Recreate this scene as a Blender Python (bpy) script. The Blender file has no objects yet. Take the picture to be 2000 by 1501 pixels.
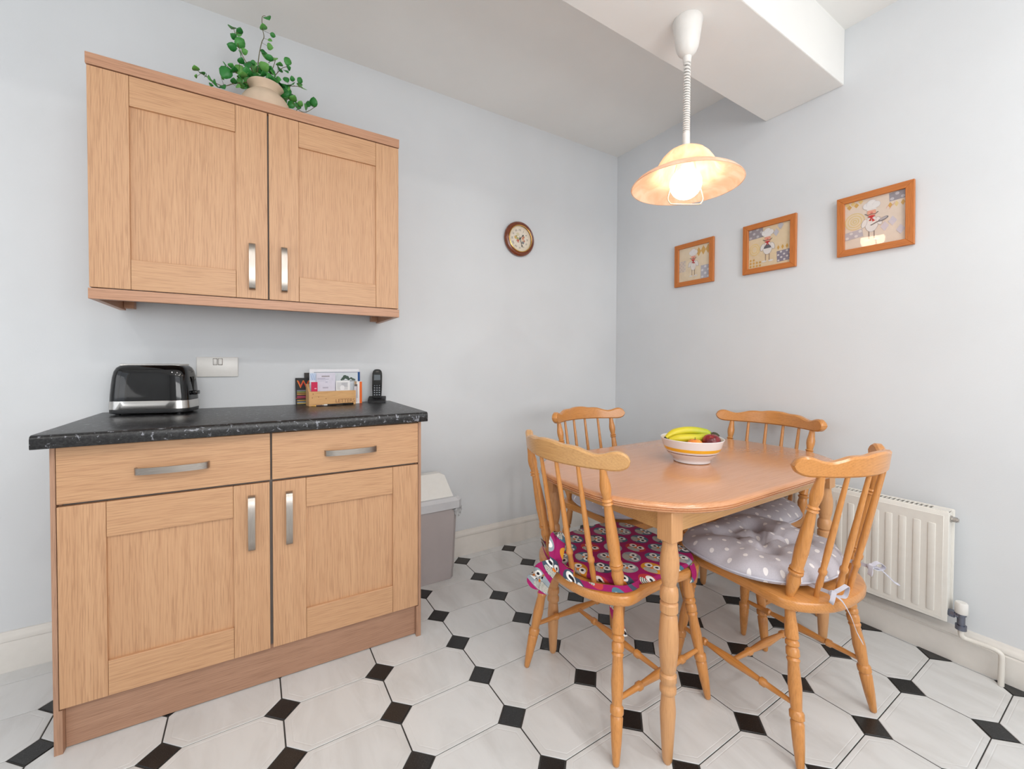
import bpy, bmesh, math, random
from mathutils import Vector, Matrix
random.seed(7)
PI = math.pi
SC = bpy.context.scene
COL = SC.collection

# ------------------------------------------------------------------ camera
cam = bpy.data.cameras.new('camera')
cam.sensor_fit = 'HORIZONTAL'; cam.sensor_width = 36.0
cam.lens = 812.32 * 36.0 / 2000.0
cam.shift_y = -26.6 / 2000.0
cam.clip_start = 0.02
camo = bpy.data.objects.new('camera', cam); COL.objects.link(camo)
_r = Vector((0.848668, -0.528905, 0.004599)); _u = Vector((0.005670, 0.017793, 0.999826)); _f = Vector((0.528895, 0.848494, -0.018099))
M = Matrix((_r, _u, -_f)).transposed().to_4x4()
M.translation = Vector((0.23018, -1.49432, 1.10501))
camo.matrix_world = M
SC.camera = camo

# ------------------------------------------------------------------ world, lights, exposure
w = bpy.data.worlds.new('sky'); SC.world = w; w.use_nodes = True
w.node_tree.nodes['Background'].inputs[0].default_value = (0.80, 0.88, 1.0, 1)
w.node_tree.nodes['Background'].inputs[1].default_value = 1.0
SC.view_settings.view_transform = 'Standard'
try: SC.view_settings.look = 'None'
except Exception: pass
SC.view_settings.gamma = 1.0
SC.view_settings.use_curve_mapping = False
SC.view_settings.exposure = -0.10

def area(name, loc, target, sx, sy, power, col):
    l = bpy.data.lights.new(name, 'AREA'); l.shape = 'RECTANGLE'; l.size = sx; l.size_y = sy
    l.energy = power; l.color = col
    o = bpy.data.objects.new(name, l); COL.objects.link(o)
    o.location = loc
    o.rotation_euler = (Vector(target) - Vector(loc)).to_track_quat('-Z', 'Y').to_euler()
    return o
# daylight entering at the two windows behind the camera, each with an added uplight
area('daylight_rear_window', (0.55, -3.52, 1.60), (0.55, 0.0, 1.70), 2.2, 1.4, 13, (0.97, 0.985, 1.0))
area('added_uplight_rear', (0.55, -3.50, 1.40), (0.55, -2.0, 3.10), 2.2, 1.2, 50, (1.0, 0.99, 0.97))  # added fill lamp aimed upward to brighten the ceiling
area('daylight_side_window', (-2.12, -0.55, 1.50), (1.0, -0.75, 1.6), 1.6, 1.4, 3, (0.97, 0.985, 1.0))
area('added_uplight_side', (-2.10, -0.55, 1.35), (-0.8, -0.75, 2.8), 1.6, 1.2, 9, (1.0, 0.99, 0.97))  # weaker added fill, also tilted up at the ceiling
# recessed ceiling spots of the kitchen behind the camera
for i, (sx, sy) in enumerate(((-0.9, -1.9), (0.35, -1.9), (1.6, -2.0), (-0.3, -2.9), (1.2, -2.9))):
    l = bpy.data.lights.new('ceiling_spot_light', 'AREA'); l.shape = 'DISK'; l.size = 0.09; l.energy = 8.0; l.color = (1.0, 0.97, 0.93)
    o = bpy.data.objects.new('ceiling_spot_light', l); COL.objects.link(o); o.location = (sx, sy, 2.578)

# ------------------------------------------------------------------ node helpers / materials
def lin(c):
    return tuple(((v / 255.0) / 12.92 if v / 255.0 <= 0.04045 else ((v / 255.0 + 0.055) / 1.055) ** 2.4) for v in c) + (1.0,)

class NT:
    def __init__(s, name):
        s.mat = bpy.data.materials.new(name); s.mat.use_nodes = True
        s.t = s.mat.node_tree; s.n = s.t.nodes; s.b = s.n['Principled BSDF']; s.out = s.n['Material Output']
    def node(s, typ, **kw):
        x = s.n.new(typ)
        for k, v in kw.items(): setattr(x, k, v)
        return x
    def put(s, sock, v):
        if hasattr(v, 'is_output') or isinstance(v, bpy.types.NodeSocket): s.t.links.new(v, sock)
        else: sock.default_value = v
    def m(s, op, a, b=0.0, c=0.0):
        x = s.node('ShaderNodeMath', operation=op); s.put(x.inputs[0], a); s.put(x.inputs[1], b); s.put(x.inputs[2], c)
        return x.outputs[0]
    def obj(s, scale=(1, 1, 1), rnd=True, rot=(0, 0, 0)):
        tc = s.node('ShaderNodeTexCoord'); mp = s.node('ShaderNodeMapping')
        s.t.links.new(tc.outputs['Object'], mp.inputs['Vector'])
        mp.inputs['Scale'].default_value = scale; mp.inputs['Rotation'].default_value = rot
        if rnd:
            oi = s.node('ShaderNodeObjectInfo'); mu = s.node('ShaderNodeVectorMath', operation='SCALE')
            cx = s.node('ShaderNodeCombineXYZ')
            for k, f in enumerate((17.0, 31.0, 23.0)): s.t.links.new(s.m('MULTIPLY', oi.outputs['Random'], f), cx.inputs[k])
            s.t.links.new(cx.outputs[0], mp.inputs['Location'])
        return mp.outputs[0]
    def xyz(s, vec):
        x = s.node('ShaderNodeSeparateXYZ'); s.t.links.new(vec, x.inputs[0]); return x.outputs
    def noise(s, vec, scale, detail=3.0, rough=0.55, dist=0.0):
        x = s.node('ShaderNodeTexNoise'); s.t.links.new(vec, x.inputs['Vector'])
        x.inputs['Scale'].default_value = scale; x.inputs['Detail'].default_value = detail
        x.inputs['Roughness'].default_value = rough; x.inputs['Distortion'].default_value = dist
        return x.outputs['Fac']
    def ramp(s, fac, stops, interp='LINEAR'):
        x = s.node('ShaderNodeValToRGB'); x.color_ramp.interpolation = interp
        e = x.color_ramp.elements
        while len(e) < len(stops): e.new(0.5)
        for k, (p, c) in enumerate(stops): e[k].position = p; e[k].color = c
        s.put(x.inputs[0], fac); return x.outputs[0]
    def mix(s, fac, a, b, mode='MIX'):
        x = s.node('ShaderNodeMix', data_type='RGBA', blend_type=mode)
        s.put(x.inputs[0], fac); s.put(x.inputs[6], a); s.put(x.inputs[7], b); return x.outputs[2]
    def bump(s, h, strength=0.2, dist=0.01):
        x = s.node('ShaderNodeBump'); x.inputs['Strength'].default_value = strength; x.inputs['Distance'].default_value = dist
        s.put(x.inputs['Height'], h); s.t.links.new(x.outputs[0], s.b.inputs['Normal'])
    def base(s, c): s.put(s.b.inputs['Base Color'], c)
    def set(s, **kw):
        for k, v in kw.items(): s.put(s.b.inputs[k.replace('_', ' ')], v)

def plain(name, rgb, rough=0.5, metal=0.0, var=0.03, nscale=40.0, bump=0.0, **kw):
    t = NT(name); c = lin(rgb); v = t.noise(t.obj(rnd=False), nscale, 2.0)
    d = tuple(x * (1 - var) for x in c[:3]) + (1,)
    t.base(t.ramp(v, [(0.3, d), (0.7, c)])); t.set(Roughness=rough, Metallic=metal, **kw)
    if bump: t.bump(v, bump, 0.003)
    return t.mat

def wood(name, light, dark, pore, axis='X', s=1.0, rough=0.38, contrast=1.0, coat=0.0, bump=0.08):
    """board / turned wood with the grain along one object axis"""
    t = NT(name)
    k = {'X': 0, 'Y': 1, 'Z': 2}[axis]
    sc = [9.0 * s] * 3; sc[k] = 0.75 * s
    sc = [3.2 * s] * 3; sc[k] = 1.1 * s
    g = t.noise(t.obj(tuple(sc)), 1.0, 1.5, 0.4, 0.3)
    o3 = t.xyz(t.obj()); ac = t.m('ADD', o3[(k + 1) % 3], o3[(k + 2) % 3])
    wob = [24.0 * s] * 3; wob[k] = 6.0 * s
    rings = t.m('FRACT', t.m('ADD', t.m('MULTIPLY', ac, 135.0 * s), t.m('ADD', t.m('MULTIPLY', g, 26.0), t.m('MULTIPLY', t.noise(t.obj(tuple(wob)), 1.0, 1.0), 0.5)))); tri = t.m('ABSOLUTE', t.m('SUBTRACT', rings, 0.5))
    sc2 = [380.0 * s] * 3; sc2[k] = 10.0 * s
    fine = t.noise(t.obj(tuple(sc2)), 1.0, 2.0, 0.6)
    sc3 = [50.0 * s] * 3; sc3[k] = 0.5 * s
    mid = t.noise(t.obj(tuple(sc3)), 1.0, 2.0, 0.5)
    fac = t.m('ADD', 0.5, t.m('MULTIPLY', contrast, t.m('ADD', t.m('MULTIPLY', t.m('SUBTRACT', tri, 0.25), 0.85), t.m('MULTIPLY', t.m('SUBTRACT', mid, 0.5), 1.1))))
    col = t.ramp(fac, [(0.0, lin(dark)), (1.0, lin(light))])
    pm = t.m('MULTIPLY', t.ramp(fine, [(0.50, (0, 0, 0, 1)), (0.64, (1, 1, 1, 1))]), 0.45 * contrast)
    t.base(t.mix(pm, col, lin(pore)))
    t.set(Roughness=rough, Coat_Weight=coat, Coat_Roughness=0.25)
    if bump: t.bump(fine, bump, 0.001)
    return t.mat

MT = {}
MT['oak_z'] = wood('oak veneer upright', (209, 165, 126), (196, 150, 112), (160, 114, 80), 'Z', 1.0, 0.42)
MT['oak_x'] = wood('oak veneer lengthwise', (208, 164, 124), (196, 150, 112), (162, 116, 82), 'X', 1.0, 0.42)
MT['oak_edge'] = wood('oak edging', (200, 154, 124), (184, 136, 106), (150, 106, 78), 'X', 1.0, 0.42)
MT['oak_panel'] = wood('oak end panel', (186, 146, 120), (168, 128, 102), (134, 98, 76), 'Z', 1.0, 0.42)
MT['oak_plinth'] = wood('oak plinth board', (182, 142, 116), (164, 124, 100), (132, 96, 76), 'X', 1.0, 0.42)
PINE = ((214, 150, 84), (197, 130, 62), (160, 98, 42))
MT['pine_x'] = wood('honey lacquered wood crosswise', *PINE, 'X', 0.9, 0.30, 0.7, 0.4, 0.03)
MT['pine_y'] = wood('honey lacquered wood lengthwise', *PINE, 'Y', 0.9, 0.30, 0.7, 0.4, 0.03)
MT['pine_z'] = wood('honey lacquered wood turned', *PINE, 'Z', 0.9, 0.30, 0.7, 0.4, 0.03)
MT['rail_worn'] = wood('pale worn lacquered wood', (214, 168, 112), (198, 148, 92), (166, 116, 68), 'X', 0.9, 0.34, 0.7, 0.3, 0.03)
MT['table_top'] = wood('oak veneer table top', (216, 158, 114), (204, 143, 99), (178, 118, 78), 'X', 0.8, 0.17, 0.7, 0.6, 0.02)
MT['table_leg'] = wood('pale beech', (214, 162, 112), (202, 147, 96), (176, 120, 74), 'Z', 0.9, 0.36, 0.6, 0.2, 0.03)
MT['frame_x'] = wood('orange wood frame lengthwise', (206, 126, 60), (186, 106, 46), (150, 82, 36), 'X', 1.6, 0.42)
MT['frame_z'] = wood('orange wood frame upright', (206, 126, 60), (186, 106, 46), (150, 82, 36), 'Z', 1.6, 0.42)
MT['clock_wood'] = wood('mahogany', (140, 66, 26), (100, 42, 18), (70, 28, 12), 'X', 2.0, 0.22, 0.8, 0.6)
MT['rack_wood'] = wood('pale pine', (222, 176, 120), (208, 158, 100), (176, 122, 70), 'X', 1.6, 0.5)

def wall_paint(name, rgb, bump=0.12):
    t = NT(name); v = t.obj(rnd=False); n = t.noise(v, 3.0, 3.0); f = t.noise(v, 220.0, 2.0)
    c = lin(rgb); d = tuple(x * 0.97 for x in c[:3]) + (1,)
    t.base(t.ramp(n, [(0.35, d), (0.65, c)])); t.set(Roughness=0.75)
    t.bump(t.m('ADD', t.m('MULTIPLY', f, 0.3), n), bump, 0.006); return t.mat
MT['wall'] = wall_paint('pale blue grey wall paint', (220, 223, 226))
MT['ceiling'] = wall_paint('warm white ceiling paint', (241, 240, 237))
MT['gloss_white'] = plain('white gloss woodwork', (228, 224, 218), 0.32, bump=0.02)
MT['grout'] = plain('dark grey grout', (62, 60, 58), 0.9, var=0.2, bump=0.2)

def tile_mat():
    t = NT('white marbled tile glaze'); v = t.obj((1.0, 0.35, 1.0), rot=(0, 0, 0.9)); n = t.noise(v, 9.0, 4.0, 0.6, 0.6)
    t.base(t.ramp(n, [(0.30, lin((206, 206, 205))), (0.55, lin((219, 220, 220))), (0.8, lin((224, 225, 225)))]))
    t.set(Roughness=0.30); t.bump(t.noise(v, 30.0, 2.0), 0.02, 0.002); return t.mat
MT['tile'] = tile_mat()
def black_tile():
    t = NT('black speckled tile'); n = t.noise(t.obj(), 420.0, 2.0)
    t.base(t.ramp(n, [(0.5, lin((26, 26, 27))), (0.72, lin((60, 60, 60)))])); t.set(Roughness=0.28); return t.mat
MT['black_tile'] = black_tile()

def worktop_mat():
    t = NT('black granite laminate'); v = t.obj((1.0, 1.6, 1.0), rnd=False)
    big = t.noise(v, 62.0, 3.0, 0.6, 0.6); fine = t.noise(v, 150.0, 3.0, 0.7)
    c = t.ramp(fine, [(0.42, lin((15, 15, 17))), (0.68, lin((50, 49, 50)))])
    fl = t.ramp(big, [(0.60, (0, 0, 0, 1)), (0.66, (1, 1, 1, 1))])
    t.base(t.mix(t.m('MULTIPLY', fl, 0.75), c, lin((150, 152, 160)))); t.set(Roughness=0.30)
    t.bump(fine, 0.05, 0.001); return t.mat
MT['worktop'] = worktop_mat()

def metal(name, rgb, rough, axis=0):
    t = NT(name); sc = [300.0] * 3; sc[axis] = 8.0
    n = t.noise(t.obj(tuple(sc)), 1.0, 2.0)
    c = lin(rgb); t.base(t.ramp(n, [(0.3, tuple(x * .85 for x in c[:3]) + (1,)), (0.7, c)])); t.set(Metallic=1.0, Roughness=rough); return t.mat
MT['nickel_x'] = metal('brushed nickel lengthwise', (176, 168, 160), 0.34, 0)
MT['nickel_z'] = metal('brushed nickel upright', (176, 168, 160), 0.34, 2)
MT['steel'] = metal('brushed steel band', (205, 202, 198), 0.22, 0)
MT['chrome'] = plain('chrome', (210, 212, 216), 0.10, 1.0)
MT['brass'] = plain('polished brass', (224, 178, 96), 0.2, 1.0)
MT['wire'] = plain('pale metal wire', (222, 200, 176), 0.3, 0.6)
MT['black_gloss'] = plain('black gloss plastic', (9, 9, 11), 0.06, var=0.1)
MT['black_matt'] = plain('black satin plastic', (22, 22, 24), 0.4, var=0.1)
MT['key'] = plain('pale phone key', (150, 156, 164), 0.5)
MT['screen'] = plain('grey phone display', (92, 100, 106), 0.2)
MT['white_plastic'] = plain('white plastic', (230, 228, 224), 0.3)
MT['bin_body'] = plain('mauve grey plastic', (176, 168, 168), 0.5, var=0.06, nscale=8.0, bump=0.05)
MT['bin_rim'] = plain('pale grey plastic', (200, 202, 206), 0.45)
MT['bin_lid'] = plain('off white plastic', (226, 226, 222), 0.45)
MT['liner'] = plain('thin white bag film', (226, 228, 230), 0.4)
MT['radiator'] = plain('cream white enamel', (228, 225, 218), 0.30)
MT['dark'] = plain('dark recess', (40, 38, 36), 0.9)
MT['valve'] = plain('tarnished chrome', (120, 124, 138), 0.25, 0.9)
MT['paint_pipe'] = plain('painted pipe', (226, 222, 214), 0.4)
MT['gap'] = plain('grey carcass edge', (128, 120, 114), 0.6)
MT['pot'] = plain('pale sand coloured stoneware', (228, 204, 178), 0.6, var=0.12, nscale=18.0, bump=0.15)
MT['stem'] = plain('brown green plant stem', (96, 92, 48), 0.6)
MT['soil'] = plain('dark filling', (60, 52, 40), 0.9)
def leaf_mat():
    t = NT('green leaf'); oi = t.node('ShaderNodeObjectInfo')
    n = t.noise(t.obj(), 80.0, 2.0)
    c = t.ramp(t.m('ADD', t.m('MULTIPLY', oi.outputs['Random'], 0.7), t.m('MULTIPLY', n, 0.3)), [(0.1, lin((30, 112, 44))), (0.5, lin((62, 146, 66))), (0.9, lin((116, 176, 84)))])
    t.base(c); t.set(Roughness=0.45)
    return t.mat
MT['leaf'] = leaf_mat()

def stripes_mat():
    """white glazed bowl with yellow and brown bands at fixed heights"""
    t = NT('white glaze with bands'); z = t.xyz(t.obj(rnd=False))[2]
    c = t.ramp(t.m('DIVIDE', z, 0.1), [(0.0, lin((236, 234, 236))), (0.405, lin((92, 44, 52))), (0.435, lin((236, 234, 236))), (0.515, lin((248, 190, 50))), (0.645, lin((236, 234, 236)))], 'CONSTANT')
    t.base(c); t.set(Roughness=0.12); return t.mat
MT['bowl'] = stripes_mat()
MT['bowl_in'] = plain('cream glaze', (236, 226, 206), 0.15)
def banana_mat():
    t = NT('banana skin'); x = t.xyz(t.obj(rnd=False))[0]; n = t.noise(t.obj(), 60.0, 3.0)
    f = t.m('ADD', t.m('MULTIPLY', x, 4.5), t.m('ADD', 0.38, t.m('MULTIPLY', n, 0.25)))
    t.base(t.ramp(f, [(0.15, lin((214, 196, 40))), (0.45, lin((206, 196, 44))), (0.95, lin((150, 176, 40)))])); t.set(Roughness=0.42); return t.mat
MT['banana'] = banana_mat()
MT['stalk'] = plain('dark banana stalk', (70, 66, 40), 0.7, var=0.4)
MT['stalk_green'] = plain('green banana neck', (110, 140, 50), 0.6)
def fruit(name, a, b, sc):
    t = NT(name); n = t.noise(t.obj(), sc, 3.0); t.base(t.ramp(n, [(0.35, lin(a)), (0.65, lin(b))])); t.set(Roughness=0.25); return t.mat
MT['plum'] = fruit('dark red skin', (92, 14, 26), (168, 36, 40), 22.0)
MT['peach'] = fruit('peach skin', (232, 160, 60), (222, 110, 50), 26.0)
MT['peach2'] = fruit('yellow orange skin', (228, 176, 60), (232, 140, 50), 20.0)

def dots_mat():
    """grey cotton with a staggered grid of white dots"""
    t = NT('grey cotton with white dots'); v = t.obj(rnd=False); o = t.xyz(v)
    P_ = 0.062
    def grid(ox, oy):
        fx = t.m('SUBTRACT', t.m('FRACT', t.m('ADD', t.m('DIVIDE', o[0], P_), ox)), 0.5)
        fy = t.m('SUBTRACT', t.m('FRACT', t.m('ADD', t.m('DIVIDE', o[1], P_), oy)), 0.5)
        return t.m('SQRT', t.m('ADD', t.m('MULTIPLY', fx, fx), t.m('MULTIPLY', fy, fy)))
    d = t.m('MINIMUM', grid(0.1, 0.2), grid(0.6, 0.7)); f = t.m('LESS_THAN', d, 0.105)
    n = t.noise(v, 500.0, 2.0)
    t.base(t.mix(f, t.ramp(n, [(0.3, lin((184, 180, 188))), (0.7, lin((196, 192, 200)))]), lin((236, 232, 232))))
    t.set(Roughness=0.85); t.bump(n, 0.15, 0.001); return t.mat
MT['dots'] = dots_mat()
MT['tape'] = plain('pale grey cotton tape', (198, 198, 210), 0.85)
def owl_mat():
    """magenta cotton printed with rows of round birds with big white eyes"""
    t = NT('magenta printed cotton'); v = t.obj(rnd=False); o = t.xyz(v); CW, CH = 0.082, 0.066
    row = t.m('FLOOR', t.m('DIVIDE', t.m('ADD', o[1], t.m('MULTIPLY', o[2], 0.9)), CH)); sh = t.m('MULTIPLY', t.m('MODULO', t.m('ABSOLUTE', row), 2.0), 0.5)
    oy = t.m('ADD', o[1], t.m('MULTIPLY', o[2], 0.9)); ux = t.m('ADD', t.m('DIVIDE', o[0], CW), sh); cx = t.m('FLOOR', ux)
    wn = t.node('ShaderNodeTexWhiteNoise', noise_dimensions='2D'); cb = t.node('ShaderNodeCombineXYZ')
    t.put(cb.inputs[0], cx); t.put(cb.inputs[1], row); t.t.links.new(cb.outputs[0], wn.inputs['Vector']); rv = wn.outputs['Value']
    qx = t.m('MULTIPLY', t.m('SUBTRACT', t.m('FRACT', ux), 0.5), CW); qy = t.m('MULTIPLY', t.m('SUBTRACT', t.m('FRACT', t.m('DIVIDE', oy, CH)), 0.5), CH)
    wr = t.m('MULTIPLY', t.m('SUBTRACT', t.m('FRACT', t.m('MULTIPLY', rv, 7.31)), 0.5), 1.5); cs, sn = t.m('COSINE', wr), t.m('SINE', wr)
    K = 0.70
    px = t.m('MULTIPLY', t.m('ADD', t.m('MULTIPLY', qx, cs), t.m('MULTIPLY', qy, sn)), K); py = t.m('MULTIPLY', t.m('SUBTRACT', t.m('MULTIPLY', qy, cs), t.m('MULTIPLY', qx, sn)), K)
    def ell(dx, dy, rx, ry):
        a = t.m('DIVIDE', t.m('SUBTRACT', px, dx), rx); b = t.m('DIVIDE', t.m('SUBTRACT', py, dy), ry)
        return t.m('LESS_THAN', t.m('ADD', t.m('MULTIPLY', a, a), t.m('MULTIPLY', b, b)), 1.0)
    body = t.ramp(rv, [(0.0, lin((78, 118, 138))), (0.36, lin((150, 160, 168))), (0.56, lin((64, 78, 96))), (0.74, lin((222, 150, 40))), (0.86, lin((196, 60, 60)))], 'CONSTANT')
    st = t.m('GREATER_THAN', t.m('SINE', t.m('MULTIPLY', t.m('ADD', px, py), 1500.0)), 0.2)
    belly = t.mix(st, lin((230, 226, 214)), lin((52, 56, 66)))
    c = t.mix(ell(0, 0, 0.024, 0.021), lin((160, 6, 94)), body)
    c = t.mix(ell(0, -0.011, 0.015, 0.009), c, belly)
    for s in (-1, 1):
        c = t.mix(ell(0.0095 * s, 0.006, 0.0085, 0.0085), c, lin((238, 236, 232)))
        c = t.mix(ell(0.0085 * s, 0.006, 0.0036, 0.0036), c, lin((24, 22, 34)))
    c = t.mix(ell(0, -0.001, 0.003, 0.004), c, lin((230, 130, 40)))
    t.base(c); t.set(Roughness=0.8); t.bump(t.noise(v, 600.0, 2.0), 0.1, 0.001); return t.mat
MT['owl'] = owl_mat()

def shade_mat():
    t = NT('peach alabaster glass'); v = t.obj((1, 1, 0.5), rnd=False); n = t.noise(v, 14.0, 3.0, 0.5, 1.5)
    c = t.ramp(n, [(0.35, lin((250, 216, 190))), (0.65, lin((253, 236, 220)))])
    t.base(c); t.set(Roughness=0.25)
    tr = t.node('ShaderNodeBsdfTranslucent'); t.put(tr.inputs[0], c)
    mx = t.node('ShaderNodeMixShader'); mx.inputs[0].default_value = 0.5
    t.t.links.new(t.b.outputs[0], mx.inputs[1]); t.t.links.new(tr.outputs[0], mx.inputs[2]); t.t.links.new(mx.outputs[0], t.out.inputs[0])
    return t.mat
MT['shade'] = shade_mat()
def emit(name, rgb, s):
    t = NT(name); t.set(Emission_Color=lin(rgb), Emission_Strength=s); t.base(lin(rgb)); return t.mat
MT['bulb'] = emit('lit warm globe bulb', (255, 230, 198), 15.0)
def pane_mat():
    t = NT('clear picture glass'); t.n.remove(t.b)
    a = t.node('ShaderNodeBsdfTransparent'); g = t.node('ShaderNodeBsdfGlossy'); g.inputs['Roughness'].default_value = 0.03
    f = t.node('ShaderNodeFresnel'); f.inputs[0].default_value = 1.5
    mx = t.node('ShaderNodeMixShader'); ge = t.node('ShaderNodeNewGeometry'); t.t.links.new(t.m('MULTIPLY', t.m('MULTIPLY', f.outputs[0], 1.3), t.m('SUBTRACT', 1.0, ge.outputs['Backfacing'])), mx.inputs[0])
    t.t.links.new(a.outputs[0], mx.inputs[1]); t.t.links.new(g.outputs[0], mx.inputs[2]); t.t.links.new(mx.outputs[0], t.out.inputs[0])
    return t.mat
MT['pane'] = pane_mat()
_pc = {}
def ink(rgb, rough=0.6):
    k = tuple(rgb)
    if k not in _pc: _pc[k] = plain('ink %d %d %d' % k, k, rough, var=0.05, nscale=60.0)
    return _pc[k]

# ------------------------------------------------------------------ mesh helpers
def link(name, bm, mat, parent=None, loc=(0, 0, 0), rz=0.0, smooth=False, auto=True):
    bmesh.ops.recalc_face_normals(bm, faces=bm.faces[:])
    me = bpy.data.meshes.new(name); bm.to_mesh(me); bm.free()
    for m in (mat if isinstance(mat, (list, tuple)) else [mat]): me.materials.append(m)
    if smooth:
        me.shade_smooth()
        if auto:
            try: me.set_sharp_from_angle(angle=math.radians(38))
            except Exception: pass
    o = bpy.data.objects.new(name, me); COL.objects.link(o)
    o.location = loc; o.rotation_euler = (0, 0, rz)
    if parent: o.parent = parent
    return o
def tag(o, label=None, cat=None, group=None, kind=None):
    if label: o['label'] = label
    if cat: o['category'] = cat
    if group: o['group'] = group
    if kind: o['kind'] = kind
    return o
def thing(name, label, cat, loc=(0, 0, 0), rz=0.0, group=None):
    o = bpy.data.objects.new(name, None); COL.objects.link(o); o.empty_display_size = 0.05
    o.location = loc; o.rotation_euler = (0, 0, rz)
    return tag(o, label, cat, group)
def copy_tree(o, parent=None):
    c = o.copy(); COL.objects.link(c); c.parent = parent
    for ch in [x for x in bpy.data.objects if x.parent == o]: copy_tree(ch, c)
    return c
def box(bm, x0, x1, y0, y1, z0, z1, bev=0.0, seg=1, mi=0):
    r = bmesh.ops.create_cube(bm, size=1.0, matrix=Matrix.Translation(((x0 + x1) / 2, (y0 + y1) / 2, (z0 + z1) / 2)) @ Matrix.Diagonal((abs(x1 - x0), abs(y1 - y0), abs(z1 - z0), 1)))
    vs = r['verts']; fs = set(f for v in vs for f in v.link_faces)
    for f in fs: f.material_index = mi
    if bev > 0:
        es = list(set(e for v in vs for e in v.link_edges))
        bmesh.ops.bevel(bm, geom=es, offset=bev, segments=seg, affect='EDGES', profile=0.5)
    return vs
def B(x0, x1, y0, y1, z0, z1, bev=0.0, seg=1):
    bm = bmesh.new(); box(bm, x0, x1, y0, y1, z0, z1, bev, seg); return bm
def frame_of(d):
    d = Vector(d).normalized(); a = Vector((0, 0, 1)) if abs(d.z) < 0.9 else Vector((1, 0, 0))
    x = a.cross(d).normalized(); return x, d.cross(x), d
def lathe(bm, p0, p1, prof, n=16, cap=True, mi=0):
    """prof: list of (t, r) with t measured in metres along p0->p1 (or fraction when p1 given with frac)"""
    p0 = Vector(p0); p1 = Vector(p1); x, y, d = frame_of(p1 - p0); rings = []
    for t, r in prof:
        c = p0 + d * t
        rings.append([bm.verts.new(c + (x * math.cos(2 * PI * k / n) + y * math.sin(2 * PI * k / n)) * max(r, 1e-4)) for k in range(n)])
    for a, b in zip(rings, rings[1:]):
        for k in range(n):
            f = bm.faces.new((a[k], a[(k + 1) % n], b[(k + 1) % n], b[k])); f.material_index = mi
    if cap:
        for ring in (rings[0], rings[-1]):
            f = bm.faces.new(ring); f.material_index = mi
    return rings
def turned(bm, p0, p1, prof, n=14):
    L = (Vector(p1) - Vector(p0)).length
    return lathe(bm, p0, p1, [(t * L, r) for t, r in prof], n)
def tube(bm, pts, r, n=10, closed=False, mi=0):
    pts = [Vector(p) for p in pts]; N = len(pts); rings = []; prev = None
    for i in range(N):
        a = pts[(i - 1) % N] if (closed or i > 0) else pts[0]; b = pts[(i + 1) % N] if (closed or i < N - 1) else pts[-1]
        d = (b - a).normalized()
        if prev is None: x, y, _ = frame_of(d)
        else:
            x = prev - d * prev.dot(d); x = x.normalized() if x.length > 1e-6 else frame_of(d)[0]; y = d.cross(x)
        prev = x; rr = r[i] if isinstance(r, (list, tuple)) else r
        rings.append([bm.verts.new(pts[i] + (x * math.cos(2 * PI * k / n) + y * math.sin(2 * PI * k / n)) * rr) for k in range(n)])
    for i in range(N if closed else N - 1):
        a, b = rings[i], rings[(i + 1) % N]
        for k in range(n):
            f = bm.faces.new((a[k], a[(k + 1) % n], b[(k + 1) % n], b[k])); f.material_index = mi
    if not closed:
        bm.faces.new(rings[0]); bm.faces.new(rings[-1])
def prism(bm, poly, fn, t0, t1, mi=0):
    """poly in 2-D, fn(u, v, t) -> 3-D point"""
    a = [bm.verts.new(fn(u, v, t0)) for u, v in poly]; b = [bm.verts.new(fn(u, v, t1)) for u, v in poly]; n = len(poly)
    fs = [bm.faces.new(a), bm.faces.new(b)] + [bm.faces.new((a[k], a[(k + 1) % n], b[(k + 1) % n], b[k])) for k in range(n)]
    for f in fs: f.material_index = mi
    return fs
def sweep_rect(bm, pts, wdir, width, thick):
    """rectangular bar along pts; width along wdir, thickness perpendicular"""
    pts = [Vector(p) for p in pts]; w_ = Vector(wdir).normalized() if not isinstance(wdir, list) else None; rings = []
    for i, p in enumerate(pts):
        d = (pts[min(i + 1, len(pts) - 1)] - pts[max(i - 1, 0)]).normalized()
        wd = w_ if w_ is not None else Vector(wdir[i]).normalized()
        wd = (wd - d * wd.dot(d)).normalized(); nn = d.cross(wd)
        W = width[i] if isinstance(width, (list, tuple)) else width; T = thick[i] if isinstance(thick, (list, tuple)) else thick
        rings.append([bm.verts.new(p + wd * (sx * W / 2) + nn * (sy * T / 2)) for sx, sy in ((-1, -1), (1, -1), (1, 1), (-1, 1))])
    for a, b in zip(rings, rings[1:]):
        for k in range(4): bm.faces.new((a[k], a[(k + 1) % 4], b[(k + 1) % 4], b[k]))
    bm.faces.new(rings[0]); bm.faces.new(rings[-1])
def smooth_pts(pts, k=6):
    """Catmull-Rom through pts"""
    P_ = [Vector(p) for p in pts]; out = []
    for i in range(len(P_) - 1):
        p0 = P_[max(i - 1, 0)]; p1 = P_[i]; p2 = P_[i + 1]; p3 = P_[min(i + 2, len(P_) - 1)]
        for j in range(k):
            t = j / k
            out.append(0.5 * ((2 * p1) + (p2 - p0) * t + (2 * p0 - 5 * p1 + 4 * p2 - p3) * t * t + (3 * p1 - p0 - 3 * p2 + p3) * t ** 3))
    out.append(P_[-1]); return out
def text_mesh(s, size, depth=0.0005, align='CENTER'):
    cu = bpy.data.curves.new('t', 'FONT'); cu.body = s; cu.size = size; cu.extrude = depth; cu.align_x = align; cu.align_y = 'CENTER'; cu.resolution_u = 3
    ob = bpy.data.objects.new('t', cu); COL.objects.link(ob)
    dg = bpy.context.evaluated_depsgraph_get(); dg.update()
    me = bpy.data.meshes.new_from_object(ob.evaluated_get(dg)); bpy.data.objects.remove(ob); return me
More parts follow.
